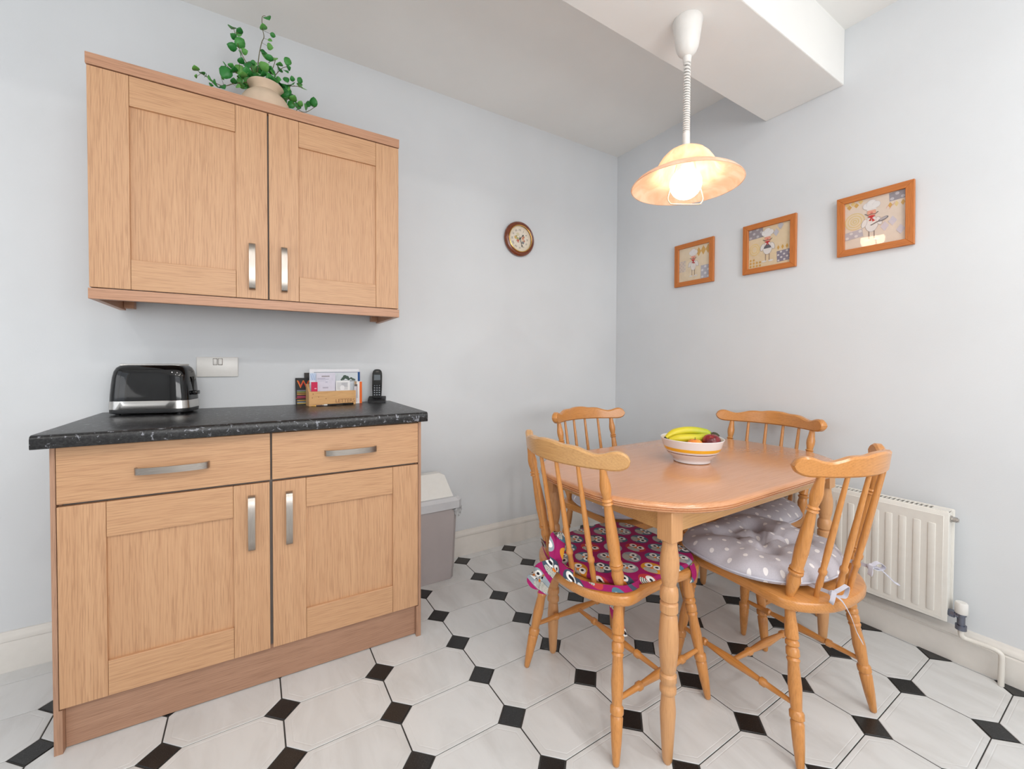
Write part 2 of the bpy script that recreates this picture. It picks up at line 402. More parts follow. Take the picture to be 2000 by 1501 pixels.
def add_text(bm, s, size, mat4, mi=0, depth=0.0005, align='CENTER'):
    me = text_mesh(s, size, depth, align); me.transform(mat4)
    n0 = len(bm.faces); bm.from_mesh(me); bm.faces.ensure_lookup_table()
    for f in bm.faces[n0:]: f.material_index = mi
    bpy.data.meshes.remove(me)

# left wall frame: x along the wall, y into the wall, origin at floor level on the wall face
TH = math.atan(-0.0133)
WO = Vector((-0.534, 0.7061, 0.0))
def WL(a, o, z): return WO + Vector((math.cos(TH), math.sin(TH), 0)) * a + Vector((math.sin(TH), -math.cos(TH), 0)) * o + Vector((0, 0, z))
XR = 2.465      # right wall face
ZC = 2.587      # ceiling
# ================================================================== STRUCTURE
def struct(o): o['kind'] = 'structure'; return o
YB, XS = -3.6, -2.2
# left wall (cabinet wall)
struct(link('wall_left', B(-1.75, 2.9985, 0.0, 0.12, -0.06, ZC + 0.1), MT['wall'], loc=WO, rz=TH))
struct(link('wall_right', B(XR, XR + 0.12, YB - 0.1, 0.74, -0.06, ZC + 0.1), MT['wall']))
def wall_with_hole(name, fn, u0, u1, h0, h1, z0, z1):
    bm = bmesh.new()
    for a, b, c, d in ((u0, h0, -0.06, ZC + 0.1), (h1, u1, -0.06, ZC + 0.1), (h0, h1, -0.06, z0), (h0, h1, z1, ZC + 0.1)):
        fn(bm, a, b, c, d)
    return struct(link(name, bm, MT['wall']))
wall_with_hole('wall_rear', lambda bm, a, b, c, d: box(bm, a, b, YB - 0.12, YB, c, d), XS - 0.12, XR + 0.12, -0.6, 1.7, 0.8, 2.3)
wall_with_hole('wall_side', lambda bm, a, b, c, d: box(bm, XS - 0.12, XS, a, b, c, d), YB, 0.73, -1.40, 0.30, 0.65, 2.25)
def window(name, fn):
    bm = bmesh.new()
    for a in (0, 0.5, 1): fn(bm, a, 0)
    for a in (0, 1): fn(bm, a, 1)
    return bm
def win_rear():
    bm = bmesh.new()
    for x in (-0.575, 0.55, 1.675): box(bm, x - 0.03, x + 0.03, YB - 0.10, YB - 0.04, 0.8, 2.3, 0.004)
    for z in (0.83, 2.27): box(bm, -0.6, 1.7, YB - 0.098, YB - 0.042, z - 0.03, z + 0.03, 0.004)
    o = struct(link('window_1', bm, MT['white_plastic']))
    link('pane', B(-0.57, 1.67, YB - 0.072, YB - 0.068, 0.86, 2.24), MT['pane'], o)
def win_side():
    bm = bmesh.new()
    for y in (-1.37, -0.55, 0.27): box(bm, XS - 0.10, XS - 0.04, y - 0.03, y + 0.03, 0.65, 2.25, 0.004)
    for z in (0.68, 2.22): box(bm, XS - 0.098, XS - 0.042, -1.40, 0.30, z - 0.03, z + 0.03, 0.004)
    o = struct(link('window_2', bm, MT['white_plastic']))
    link('pane', B(XS - 0.072, XS - 0.068, -1.35, 0.25, 0.7, 2.2), MT['pane'], o)
win_rear(); win_side()
struct(link('ceiling', B(XS - 0.12, XR + 0.12, YB - 0.12, 0.86, ZC, ZC + 0.12), MT['ceiling']))
struct(link('trim_1', B(XS, XR, -0.685, -0.353, 2.346, ZC + 0.02, 0.004, 2), MT['ceiling']))

# skirting boards
def skirting(name, fn, t0, t1, h):
    k = h / 0.14
    prof = [(0, 0), (0.020, 0), (0.020, 0.100 * k), (0.0165, 0.1045 * k), (0.0165, 0.107 * k), (0.0195, 0.110 * k), (0.0195, 0.119 * k), (0.016, 0.126 * k), (0.0125, 0.130 * k), (0.0115, 0.134 * k), (0.008, h), (0, h)]
    bm = bmesh.new(); prism(bm, prof, fn, t0, t1)
    return struct(link(name, bm, MT['gloss_white'], smooth=True))
skirting('baseboard_left', lambda u, v, t: WL(t, u - 0.0005, v), -1.6, 2.985, 0.140)
skirting('baseboard_right', lambda u, v, t: Vector((XR - u, t, v)), YB + 0.01, 0.665, 0.130)

# floor: dark grout bed, every tile near the furniture a part of its own
floor = struct(link('floor', B(XS - 0.12, XR + 0.12, YB - 0.12, 0.86, -0.08, -0.0022), MT['grout']))
PX, PY, HD = 0.305, 0.2031, 0.0505
def clip(poly, nx, ny, d):
    out = []
    for k in range(len(poly)):
        p, q = poly[k], poly[(k + 1) % len(poly)]
        a = nx * p[0] + ny * p[1] - d; b = nx * q[0] + ny * q[1] - d
        if a <= 0: out.append(p)
        if a * b < 0:
            t = a / (a - b); out.append((p[0] + (q[0] - p[0]) * t, p[1] + (q[1] - p[1]) * t))
    return out
def clip_room(poly, cx, cy):
    poly = clip(poly, 1, 0, XR - 0.004 - cx)
    c, s = math.cos(TH), math.sin(TH)
    poly = clip(poly, -s, c, (-s * (WO.x - cx) + c * (WO.y - cy)) - 0.004)
    return poly
def area_of(p): return abs(sum(p[k][0] * p[(k + 1) % len(p)][1] - p[(k + 1) % len(p)][0] * p[k][1] for k in range(len(p)))) / 2
def octagon():
    hx, hy, g = PX / 2 - 0.0021, PY / 2 - 0.0014, 0.0026
    p = [(-hx, -hy), (hx, -hy), (hx, hy), (-hx, hy)]; d = (PX / 2 + PY / 2 - HD) / math.sqrt(2) - g * 0.6
    for sx, sy in ((1, 1), (-1, 1), (-1, -1), (1, -1)): p = clip(p, sx / math.sqrt(2), sy / math.sqrt(2), d)
    return p
def diamond(): h = HD - 0.0042; return [(h, 0), (0, h), (-h, 0), (0, -h)]
def tile_bm(bm, poly, ox=0, oy=0, groove=True):
    n = len(poly); mx = sum(p[0] for p in poly) / n; my = sum(p[1] for p in poly) / n
    r0 = min(math.hypot(p[0] - mx, p[1] - my) for p in poly)
    steps = [(0, -0.006), (0, -0.0010), (0.0012, 0.0)]
    if groove and r0 > 0.06: steps += [(0.0150, 0.0), (0.0165, -0.00035), (0.0185, -0.00035), (0.0200, 0.0)]
    rings = []
    for ins, z in steps:
        k = 1 - ins / max(r0, 0.01)
        rings.append([bm.verts.new((ox + mx + (p[0] - mx) * k, oy + my + (p[1] - my) * k, z)) for p in poly])
    for a, b in zip(rings, rings[1:]):
        for k in range(n): bm.faces.new((a[k], a[(k + 1) % n], b[(k + 1) % n], b[k]))
    bm.faces.new(rings[-1])
_share = {}
rest = {'floor_tiling': bmesh.new(), 'floor_accents': bmesh.new()}
for i in range(-8, 9):
    for j in range(-5, 18):
        for nm, base_, ox, oy, mat, field in (('tile', octagon(), 0.5, 0.5, 'tile', 'floor_tiling'), ('accent_tile', diamond(), 0.0, 0.0, 'black_tile', 'floor_accents')):
            cx, cy = (i + ox) * PX, -(j + oy) * PY
            if cx < XS - 0.1 or cy < YB - 0.05: continue
            p = clip_room(base_, cx, cy)
            if len(p) < 3 or area_of(p) < 0.0004: continue
            near = -3 <= i <= 8 and j <= 8
            if not near:
                tile_bm(rest[field], p, cx, cy, False); continue
            full = len(p) == len(base_) and p == base_
            if full and nm in _share:
                o = bpy.data.objects.new(nm, _share[nm]); COL.objects.link(o); o.location = (cx, cy, 0); o.parent = floor
            else:
                bm = bmesh.new(); tile_bm(bm, p); o = link(nm, bm, MT[mat], floor, (cx, cy, 0))
                if full: _share[nm] = o.data
            o.location.z = random.uniform(-0.0003, 0.0)
for nm, bm in rest.items():
    o = link(nm, bm, MT['tile' if nm == 'floor_tiling' else 'black_tile'], floor); o['kind'] = 'stuff'

# ================================================================== WALL CABINET
def bow_handle(parent, name, p, along, out, L=0.17, mat='nickel_z', width=0.020):
    """curved flat bar handle centred on p"""
    along = Vector(along); out = Vector(out); wd = along.cross(out)
    prof = [(-0.5, -0.001), (-0.495, 0.010), (-0.455, 0.017), (-0.30, 0.0235), (0.0, 0.027), (0.30, 0.0235), (0.455, 0.017), (0.495, 0.010), (0.5, -0.001)]
    pts = smooth_pts([Vector(p) + along * (u * L) + out * h for u, h in prof], 4)
    bm = bmesh.new(); sweep_rect(bm, pts, wd, width, 0.0055)
    es = [e for e in bm.edges if abs((e.verts[0].co - e.verts[1].co).normalized().dot(wd)) < 0.5 and len(e.link_faces) == 2 and e.calc_face_angle(0) > 1.0]
    bmesh.ops.bevel(bm, geom=es, offset=0.0014, segments=2, affect='EDGES')
    return link(name, bm, MT[mat], parent, smooth=True)
def framed_door(parent, x0, x1, z0, z1, yf, sl, sr, rt, rb, th=0.019):
    """door: recessed centre panel with four framing boards as sub-parts"""
    d = link('door', B(x0 + sl - 0.004, x1 - sr + 0.004, yf + 0.0095, yf + th - 0.001, z0 + rb - 0.004, z1 - rt + 0.004), MT['oak_z'], parent)
    for a, b in ((x0, x0 + sl), (x1 - sr, x1)): link('stile', B(a, b, yf, yf + th, z0, z1, 0.0016, 2), MT['oak_z'], d)
    for a, b in ((z1 - rt, z1), (z0, z0 + rb)): link('rail', B(x0 + sl + 0.0006, x1 - sr - 0.0006, yf + 0.0004, yf + th, a, b, 0.0016, 2), MT['oak_x'], d)
    return d
wc_ = thing('wall_cabinet', 'light oak two-door wall cupboard with a plant pot on top', 'cupboard', WL(0.327, 0, 1.305), TH)
bm = bmesh.new(); box(bm, 0.001, 0.989, -0.338, -0.004, 0.036, 0.735)
link('carcass', bm, MT['oak_panel'], wc_)
link('front_edging', B(0.003, 0.987, -0.3405, -0.3382, 0.037, 0.7345), MT['gap'], wc_)
link('cornice', B(-0.001, 0.991, -0.3615, -0.004, 0.7385, 0.775, 0.0015, 2), MT['oak_edge'], wc_)
link('pelmet', B(-0.001, 0.991, -0.3605, -0.3425, 0.0, 0.0345, 0.0015, 2), MT['oak_edge'], wc_)
for x in (0.0, 0.972): link('pelmet_return', B(x, x + 0.018, -0.3422, -0.012, 0.0, 0.0345, 0.001), MT['oak_edge'], wc_)
for x in (0.0185, 0.9415): link('hanging_block', B(x, x + 0.03, -0.05, -0.012, 0.006, 0.0355, 0.001), MT['oak_edge'], wc_)
link('door_clip', B(0.472, 0.492, -0.336, -0.31, 0.028, 0.036, 0.001), MT['white_plastic'], wc_)
dl = framed_door(wc_, 0.002, 0.4925, 0.0375, 0.735, -0.360, 0.100, 0.0995, 0.097, 0.099)
dr = framed_door(wc_, 0.4975, 0.988, 0.0375, 0.735, -0.360, 0.1005, 0.096, 0.097, 0.096)
bow_handle(dl, 'handle', (0.4425, -0.360, 0.154), (0, 0, 1), (0, -1, 0), 0.166)
bow_handle(dr, 'handle', (0.547, -0.360, 0.154), (0, 0, 1), (0, -1, 0), 0.166)

# ================================================================== BASE CABINET
BTH = TH - 0.01903
bc = thing('base_cabinet', 'light oak base cupboard with two drawers over two doors', 'cupboard', WL(0.294, 0.553, 0), BTH)
link('carcass', B(0.0185, 1.0325, 0.024, 0.515, 0.130, 0.8665), MT['oak_panel'], bc)
link('front_edging', B(0.0195, 1.0315, 0.0205, 0.0238, 0.130, 0.866), MT['gap'], bc)
for sx in (0, 1):
    f = (lambda a, b: (a, b)) if sx == 0 else (lambda a, b: (1.051 - b, 1.051 - a))
    bm = bmesh.new(); a, b = f(0.0, 0.0105); box(bm, a, b, 0.0, 0.515, 0.0, 0.868)
    a, b = f(0.0105, 0.018); box(bm, a, b, 0.0205, 0.515, 0.124, 0.868); box(bm, a, b, 0.0, 0.515, 0.0, 0.124)
    bmesh.ops.remove_doubles(bm, verts=bm.verts[:], dist=1e-5)
    link('end_panel', bm, MT['oak_panel'], bc)
link('plinth', B(0.0185, 1.0325, 0.020, 0.040, 0.003, 0.1295), MT['oak_plinth'], bc)
for x0, x1, hx in ((0.0118, 0.5262, 0.269), (0.5318, 1.0392, 0.786)):
    d = link('drawer', B(x0, x1, 0.0, 0.019, 0.7055, 0.8645, 0.0015, 2), MT['oak_x'], bc)
    bow_handle(d, 'handle', (hx, 0.0, 0.780), (1, 0, 0), (0, -1, 0), 0.176, 'nickel_x')
d1 = framed_door(bc, 0.0118, 0.5240, 0.127, 0.698, 0.0, 0.1015, 0.1025, 0.103, 0.103)
d2 = framed_door(bc, 0.5325, 1.0392, 0.127, 0.698, 0.0, 0.1025, 0.1, 0.103, 0.105)
bow_handle(d1, 'handle', (0.4725, 0.0, 0.570), (0, 0, 1), (0, -1, 0), 0.178)
bow_handle(d2, 'handle', (0.5825, 0.0, 0.568), (0, 0, 1), (0, -1, 0), 0.178)

# worktop
ZW = 0.908
bm = bmesh.new()
fr = lambda t: 0.600 - (t - 0.27) * 0.011
prof = [(0.0, 0.007), (0.0005, 0.004), (0.002, 0.0015), (0.005, 0.0)]
def wt_ring(a):
    o = fr(a); pts = [(0.004, 0.038), (o - 0.004, 0.038), (o - 0.0012, 0.0368), (o, 0.034), (o, 0.012), (o - 0.0008, 0.008), (o - 0.003, 0.004), (o - 0.007, 0.0012), (o - 0.013, 0.0), (0.004, 0.0)]
    return [bm.verts.new((a, -p[0], ZW - p[1])) for p in pts]
A_ = [0.271, 0.2722, 0.6, 1.0, 1.3668, 1.368]
rr = [wt_ring(a) for a in A_]
for a, b in zip(rr, rr[1:]):
    for k in range(len(a)): bm.faces.new((a[k], a[(k + 1) % len(a)], b[(k + 1) % len(a)], b[k]))
bm.faces.new(rr[0]); bm.faces.new(rr[-1])
tag(link('worktop', bm, MT['worktop'], loc=WO, rz=TH, smooth=True), 'black speckled worktop lying on the oak base cupboard', 'worktop')
# ================================================================== TABLE
TX, TY = 1.665, -0.503
tb = thing('dining_table', 'oak dining table with rounded corners and four turned legs', 'table', (TX, TY, 0))
def rrect(hx, hy, r, n=14):
    pts = []
    for cx, cy, a0 in ((hx - r, hy - r, 0), (-hx + r, hy - r, 90), (-hx + r, -hy + r, 180), (hx - r, -hy + r, 270)):
        for k in range(n + 1):
            a = math.radians(a0 + 90 * k / n); pts.append((cx + r * math.cos(a), cy + r * math.sin(a)))
    return pts
bm = bmesh.new(); rings = []
for ins, z in ((0.016, 0.708), (0.006, 0.7095), (0.002, 0.7125), (0.001, 0.7155), (0.0045, 0.7165), (0.001, 0.718), (0.000, 0.7215), (0.0035, 0.723), (0.0005, 0.7245), (0.0015, 0.729), (0.005, 0.7325), (0.011, 0.7345), (0.018, 0.735)):
    rings.append([bm.verts.new((x, y, z)) for x, y in rrect(0.605 - ins, 0.358 - ins, 0.30 - ins)])
n = len(rings[0])
for a, b in zip(rings, rings[1:]):
    for k in range(n): bm.faces.new((a[k], a[(k + 1) % n], b[(k + 1) % n], b[k]))
bm.faces.new(rings[0]); bm.faces.new(rings[-1])
link('tabletop', bm, MT['table_top'], tb, smooth=True)
LEGP = [(0.0, 0.01905), (0.03, 0.02032), (0.08, 0.0254), (0.11, 0.02604), (0.16, 0.02349), (0.2, 0.02096), (0.215, 0.02349), (0.24, 0.02476), (0.262, 0.02413), (0.27, 0.02096), (0.28, 0.02413), (0.315, 0.02438), (0.325, 0.02159), (0.34, 0.02286), (0.43, 0.02642), (0.48, 0.02604), (0.575, 0.02096), (0.59, 0.02007), (0.6, 0.02261), (0.625, 0.02286), (0.635, 0.01905), (0.645, 0.01905), (0.655, 0.02235), (0.675, 0.02235), (0.685, 0.02032), (0.76, 0.02134), (0.86, 0.01842), (0.96, 0.0146), (0.985, 0.01334), (1.0, 0.00889)]
for lx, ly in ((-0.465, -0.259), (-0.465, 0.259), (0.485, 0.259), (0.485, -0.259)):
    bm = bmesh.new(); box(bm, lx - 0.024, lx + 0.024, ly - 0.024, ly + 0.024, 0.623, 0.7078, 0.0015, 1)
    turned(bm, (lx, ly, 0.6228), (lx, ly, 0.0), [(t, r * 0.86 if 0 < i < len(LEGP) - 1 and LEGP[i - 1][1] > r < LEGP[i + 1][1] else r) for i, (t, r) in enumerate(LEGP)], 24)
    link('leg', bm, MT['table_leg'], tb, smooth=True)
for y in (-0.259, 0.259): link('apron', B(-0.4405, 0.4605, y - 0.010, y + 0.010, 0.643, 0.7075, 0.001), MT['rail_worn'], tb)
for x in (-0.465, 0.485): link('apron', B(x - 0.010, x + 0.010, -0.2345, 0.2345, 0.643, 0.7075, 0.001), MT['rail_worn'], tb)

# ================================================================== CHAIRS
POST = [(0.0, 0.0096), (0.05, 0.0126), (0.14, 0.01824), (0.19, 0.01704), (0.205, 0.0192), (0.22, 0.01944), (0.23, 0.0156), (0.24, 0.01896), (0.26, 0.0174), (0.4, 0.018), (0.55, 0.0156), (0.715, 0.0126), (0.725, 0.0162), (0.74, 0.01344), (0.752, 0.0162), (0.765, 0.0126), (0.83, 0.0156), (0.87, 0.01584), (0.93, 0.012), (1.0, 0.00936)]
SPIN = [(0.0, 0.00682), (0.12, 0.00902), (0.195, 0.00858), (0.21, 0.01078), (0.235, 0.01078), (0.25, 0.00858), (0.4, 0.00902), (0.75, 0.00726), (1.0, 0.00594)]
CLEG = [(0.0, 0.014), (0.06, 0.014), (0.13, 0.0168), (0.2, 0.01792), (0.213, 0.01568), (0.225, 0.01792), (0.245, 0.01792), (0.255, 0.01512), (0.27, 0.01736), (0.31, 0.01736), (0.32, 0.01546), (0.335, 0.01736), (0.36, 0.01624), (0.5, 0.0177), (0.64, 0.0159), (0.655, 0.01882), (0.69, 0.01882), (0.7, 0.01546), (0.715, 0.01736), (0.86, 0.01456), (0.97, 0.0103), (0.992, 0.00896), (1.0, 0.0056)]
STR = [(0.0, 0.0066), (0.16, 0.00858), (0.2, 0.0088), (0.212, 0.01232), (0.245, 0.01232), (0.257, 0.00935), (0.5, 0.01375), (0.743, 0.00935), (0.755, 0.01232), (0.788, 0.01232), (0.8, 0.0088), (0.84, 0.00858), (1.0, 0.0066)]
def crisp(tab, k=0.88):
    return [(t, r * k if 0 < i < len(tab) - 1 and tab[i - 1][1] > r < tab[i + 1][1] else r) for i, (t, r) in enumerate(tab)]
POST, SPIN, CLEG, STR = crisp(POST), crisp(SPIN), crisp(CLEG), crisp(STR)
LEGS = {(-1, 0): ((-0.165, 0.062, 0.414), (-0.220, 0.0, 0.0)), (1, 0): ((0.165, 0.062, 0.414), (0.220, 0.0, 0.0)), (-1, 1): ((-0.152, 0.385, 0.414), (-0.215, 0.430, 0.0)), (1, 1): ((0.152, 0.385, 0.414), (0.215, 0.430, 0.0))}
def on_leg(k, z):
    a, b = Vector(LEGS[k][0]), Vector(LEGS[k][1]); return a + (b - a) * ((0.414 - z) / 0.414)
def interp(tab, x):
    for (a, b), (c, d) in zip(tab, tab[1:]):
        if x <= c:
            t = (x - a) / (c - a); t = t * t * (3 - 2 * t); return b + (d - b) * t
    return tab[-1][1]
def curve(tab, x):
    """Catmull-Rom through a table of (x, y)"""
    for i in range(len(tab) - 1):
        x0, x1 = tab[i][0], tab[i + 1][0]
        if x <= x1 or i == len(tab) - 2:
            p1, p2 = tab[i][1], tab[i + 1][1]; p0 = tab[i - 1] if i else (-tab[1][0], tab[1][1]); p3 = tab[i + 2] if i + 2 < len(tab) else tab[i + 1]
            h = x1 - x0; m1 = (p2 - p0[1]) / max(x1 - p0[0], 1e-6); m2 = (p3[1] - p1) / max(p3[0] - x0, 1e-6); t = min(max((x - x0) / h, 0), 1)
            return (2 * t ** 3 - 3 * t ** 2 + 1) * p1 + (t ** 3 - 2 * t ** 2 + t) * h * m1 + (-2 * t ** 3 + 3 * t ** 2) * p2 + (t ** 3 - t ** 2) * h * m2
RT = [(0, 0.8765), (0.035, 0.8750), (0.066, 0.8700), (0.095, 0.8700), (0.120, 0.8675), (0.148, 0.8590), (0.172, 0.8540), (0.192, 0.8575), (0.212, 0.8650), (0.228, 0.8670), (0.241, 0.8620), (0.249, 0.8525), (0.252, 0.8410)]
RB = [(0, 0.811), (0.10, 0.811), (0.205, 0.811), (0.226, 0.8130), (0.241, 0.8200), (0.249, 0.8295), (0.252, 0.8410)]
RY = lambda l: -0.074 + 1.70 * l * l
def make_chair(name, label, rail_mat):
    ch = thing(name, label, 'chair', group='spindle-back dining chairs around the table')
    half = [(0, -0.030), (0.06, -0.027), (0.12, -0.012), (0.168, 0.016), (0.198, 0.046), (0.207, 0.072), (0.205, 0.105), (0.198, 0.150), (0.195, 0.210), (0.195, 0.280), (0.200, 0.340), (0.199, 0.385), (0.183, 0.420), (0.150, 0.439), (0.08, 0.448), (0, 0.450)]
    r_ = smooth_pts([(x, y, 0) for x, y in half], 2)
    poly = [(p.x, p.y) for p in r_] + [(-p.x, p.y) for p in r_[-2:0:-1]]
    bm = bmesh.new(); rings = []
    for ins, z in ((0.016, 0.412), (0.004, 0.415), (0.0, 0.421), (0.0, 0.437), (0.003, 0.4435), (0.010, 0.447)):
        rings.append([bm.verts.new((x * (1 - ins / 0.22), 0.21 + (y - 0.21) * (1 - ins / 0.23), z)) for x, y in poly])
    n = len(poly)
    for a, b in zip(rings, rings[1:]):
        for k in range(n): bm.faces.new((a[k], a[(k + 1) % n], b[(k + 1) % n], b[k]))
    bm.faces.new(rings[0]); bm.faces.new(rings[-1])
    link('seat', bm, MT['pine_y'], ch, smooth=True)
    for k in LEGS:
        bm = bmesh.new(); turned(bm, LEGS[k][0], LEGS[k][1], CLEG, 16); link('leg', bm, MT['pine_z'], ch, smooth=True)
    mids = []
    for s in (-1, 1):
        a, b = on_leg((s, 0), 0.160), on_leg((s, 1), 0.160); d = (b - a).normalized()
        bm = bmesh.new(); turned(bm, a + d * 0.008, b - d * 0.008, STR, 12); link('side_stretcher', bm, MT['pine_y'], ch, smooth=True); mids.append((a + b) / 2)
    d = (mids[1] - mids[0]).normalized()
    bm = bmesh.new(); turned(bm, mids[0] + d * 0.009, mids[1] - d * 0.009, STR, 12); link('cross_stretcher', bm, MT['pine_x'], ch, smooth=True)
    for s in (-1, 1):
        bm = bmesh.new(); turned(bm, (0.172 * s, 0.060, 0.445), (0.179 * s, RY(0.179), 0.815), POST, 16); link('back_post', bm, MT['pine_z'], ch, smooth=True)
    for l0, l1 in ((-0.108, -0.113), (-0.037, -0.038), (0.037, 0.038), (0.108, 0.113)):
        bm = bmesh.new(); turned(bm, (l0, -0.004 + 0.063 * (l0 / 0.172) ** 2, 0.445), (l1, RY(l1), 0.812), SPIN, 12); link('spindle', bm, MT['pine_z'], ch, smooth=True)
    bm = bmesh.new(); N = 110; rings = []
    for i in range(N + 1):
        u = -1 + 2 * i / N; l = 0.2519 * (0.4 * u + 0.6 * math.sin(u * PI / 2)); KX = 0.952
        zt, zb = curve(RT, abs(l)), curve(RB, abs(l)); h = max(zt - zb, 0.002); l *= KX; y = RY(l); t = 0.0125; b_ = min(0.0055, h / 2.5)
        dy = 3.40 * l; nx, ny = -dy / math.hypot(1, dy), 1 / math.hypot(1, dy)
        ring = []
        for q, z in ((-t + b_, zb), (t - b_, zb), (t, zb + b_), (t, zt - b_), (t - b_, zt), (-t + b_, zt), (-t, zt - b_), (-t, zb + b_)):
            lean = -(z - 0.84) * 0.12
            ring.append(bm.verts.new((l + nx * q, y + ny * q + lean, z)))
        rings.append(ring)
    for a, b in zip(rings, rings[1:]):
        for k in range(8): bm.faces.new((a[k], a[(k + 1) % 8], b[(k + 1) % 8], b[k]))
    bm.faces.new(rings[0]); bm.faces.new(rings[-1])
    link('top_rail', bm, MT[rail_mat], ch, smooth=True)
    return ch
def place(o, x, y, deg): o.location = (x, y, 0); o.rotation_euler = (0, 0, math.radians(deg))
chA = make_chair('dining_chair', 'wooden spindle-back chair with the magenta bird-print seat pad', 'rail_worn')
place(chA, 1.071, -0.475, -90)
chD = copy_tree(chA); place(chD, 1.695, -0.984, -4); chD.scale = (0.95, 1, 0.99)
chB = copy_tree(chA); place(chB, 1.700, 0.115, 180)
chC = copy_tree(chA); place(chC, 2.333, -0.448, 90); chC.scale = (1.025, 1, 1)
chD['label'] = 'wooden spindle-back chair drawn out nearest the radiator valve, dotted cushion with two bows'
chB['label'] = 'wooden spindle-back chair standing behind the magenta-padded chair, nearest the room corner'
chC['label'] = 'wooden spindle-back chair at the table end, its back against the right wall'
for c, m_ in ((chB, 'pine_x'), (chC, 'pine_x'), (chD, 'pine_x')):
    for o in [x for x in bpy.data.objects if x.parent == c and x.name.startswith('top_rail')]:
        o.data = o.data.copy(); o.data.materials[0] = MT[m_]

# ================================================================== CUSHIONS
def outline(a, bf, br, cy, m, pf=3.3, pr=2.15):
    pts = []
    for k in range(m):
        t = 2 * PI * k / m; c, s = math.cos(t), math.sin(t); p = pf if s >= 0 else pr; b = bf if s >= 0 else br
        r = (abs(c) ** p + abs(s) ** p) ** (-1 / p); pts.append((a * r * c, cy + b * r * s))
    return pts
def ribbon(parent, name, pts, wdirs, width, mat, th=0.0012, k=5):
    P_ = smooth_pts(pts, k)
    if isinstance(wdirs, list):
        W_ = smooth_pts(wdirs, k)
    else: W_ = [Vector(wdirs)] * len(P_)
    bm = bmesh.new(); sweep_rect(bm, P_, W_, width, th); return link(name, bm, MT[mat], parent, smooth=True)
def puffy_cushion(label, seed, tufts, a=0.245, bf=0.205, br=0.215, H=0.058):
    rnd = random.Random(seed); m, R = 72, 16; cy = 0.235
    ol = outline(a, bf, br, cy, m); bm = bmesh.new(); z0 = 0.027
    ph = [rnd.uniform(0, 6.28) for _ in range(6)]
    def top(x, y, s):
        h = H * (0.30 * max(0.0, 1 - s ** 2.4) + 0.70 * max(0.0, 1 - s ** 9) ** 0.5)
        for tx, ty in tufts:
            d = math.hypot(x - tx, y - ty - cy); h -= 0.046 * math.exp(-(d / 0.024) ** 2) + 0.010 * math.exp(-(d / 0.075) ** 2)
        for i, (ax, ay) in enumerate(tufts):
            for bx, by in tufts[i + 1:]:
                L2 = (bx - ax) ** 2 + (by - ay) ** 2
                if L2 > 0.03: continue
                t = max(0, min(1, ((x - ax) * (bx - ax) + (y - cy - ay) * (by - ay)) / L2)); d = math.hypot(x - ax - t * (bx - ax), y - cy - ay - t * (by - ay)); h -= 0.020 * math.exp(-(d / 0.017) ** 2)
        h -= 0.012 * s * s * max(0.0, math.cos(4 * math.atan2(y - cy, x))) ** 6; h += 0.0035 * s * math.sin(9 * math.atan2(y - cy, x) + ph[0]) + 0.002 * s * math.sin(17 * math.atan2(y - cy, x) + ph[1])
        return max(h, 0.004 if s < 0.97 else 0.0)
    def ring(s, fz):
        return [bm.verts.new((x * s, cy + (y - cy) * s, z0 + fz(x * s, cy + (y - cy) * s, s))) for x, y in ol]
    rt = [ring(math.sin(i / R * PI / 2) if i < R else 1.0, top) for i in range(1, R + 1)]
    c0 = bm.verts.new((0, cy, z0 + top(0, cy, 0)))
    bot = lambda x, y, s: -0.027 * max(0.0, 1 - s ** 7) ** 0.5
    rb = [ring(s, bot) for s in (0.97, 0.90, 0.7, 0.35)]
    for k in range(m): bm.faces.new((c0, rt[0][k], rt[0][(k + 1) % m]))
    seq = rt + rb
    for q, b in zip(seq, seq[1:]):
        for k in range(m): bm.faces.new((q[k], q[(k + 1) % m], b[(k + 1) % m], b[k]))
    bm.faces.new(rb[-1])
    o = link('seat_cushion', bm, MT['dots'], smooth=True, auto=False)
    tag(o, label, 'cushion', 'grey dotted seat cushions on the dining chairs')
    bm = bmesh.new(); tube(bm, [(x * 1.004, cy + (y - cy) * 1.004, z0) for x, y in ol], 0.0028, 6, True); link('piping', bm, MT['tape'], o, smooth=True)
    return o
def bow_tie(cu, x, y, z, s, tail):
    """cotton tape knotted round a spindle: knot, two loops, a hanging tail"""
    bm = bmesh.new(); bmesh.ops.create_uvsphere(bm, u_segments=10, v_segments=8, radius=0.009, matrix=Matrix.Translation((x, y, z))); link('knot', bm, MT['tape'], cu, smooth=True)
    for q in (-1, 1):
        ribbon(cu, 'bow_loop', [(x, y, z), (x + 0.018 * q, y - 0.012, z + 0.014), (x + 0.040 * q, y - 0.018, z + 0.010 + 0.010 * q * s), (x + 0.038 * q, y - 0.014, z - 0.010), (x + 0.016 * q, y - 0.008, z - 0.008), (x, y, z)], (0.15, 1, 0.25), 0.011, 'tape')
    ribbon(cu, 'tie_tail', [(x, y, z)] + tail, (0.8, 0.5, 0.1), 0.010, 'tape')
    ribbon(cu, 'tie_tape', [(x * 0.93, 0.052, 0.022), (x * 0.97, 0.030, z - 0.004), (x, y, z)], (0, 0.2, 1), 0.010, 'tape')
T5 = [(-0.085, 0.085), (0.085, 0.085), (-0.085, -0.065), (0.085, -0.065), (0, 0.01)]
cuD = puffy_cushion('grey dotted tufted cushion on the drawn-out chair in front, two bows behind', 1, T5, 0.240, 0.208, 0.215, 0.060)
cuD.location = chD.location + Vector((0, 0, 0.4475)); cuD.rotation_euler = chD.rotation_euler
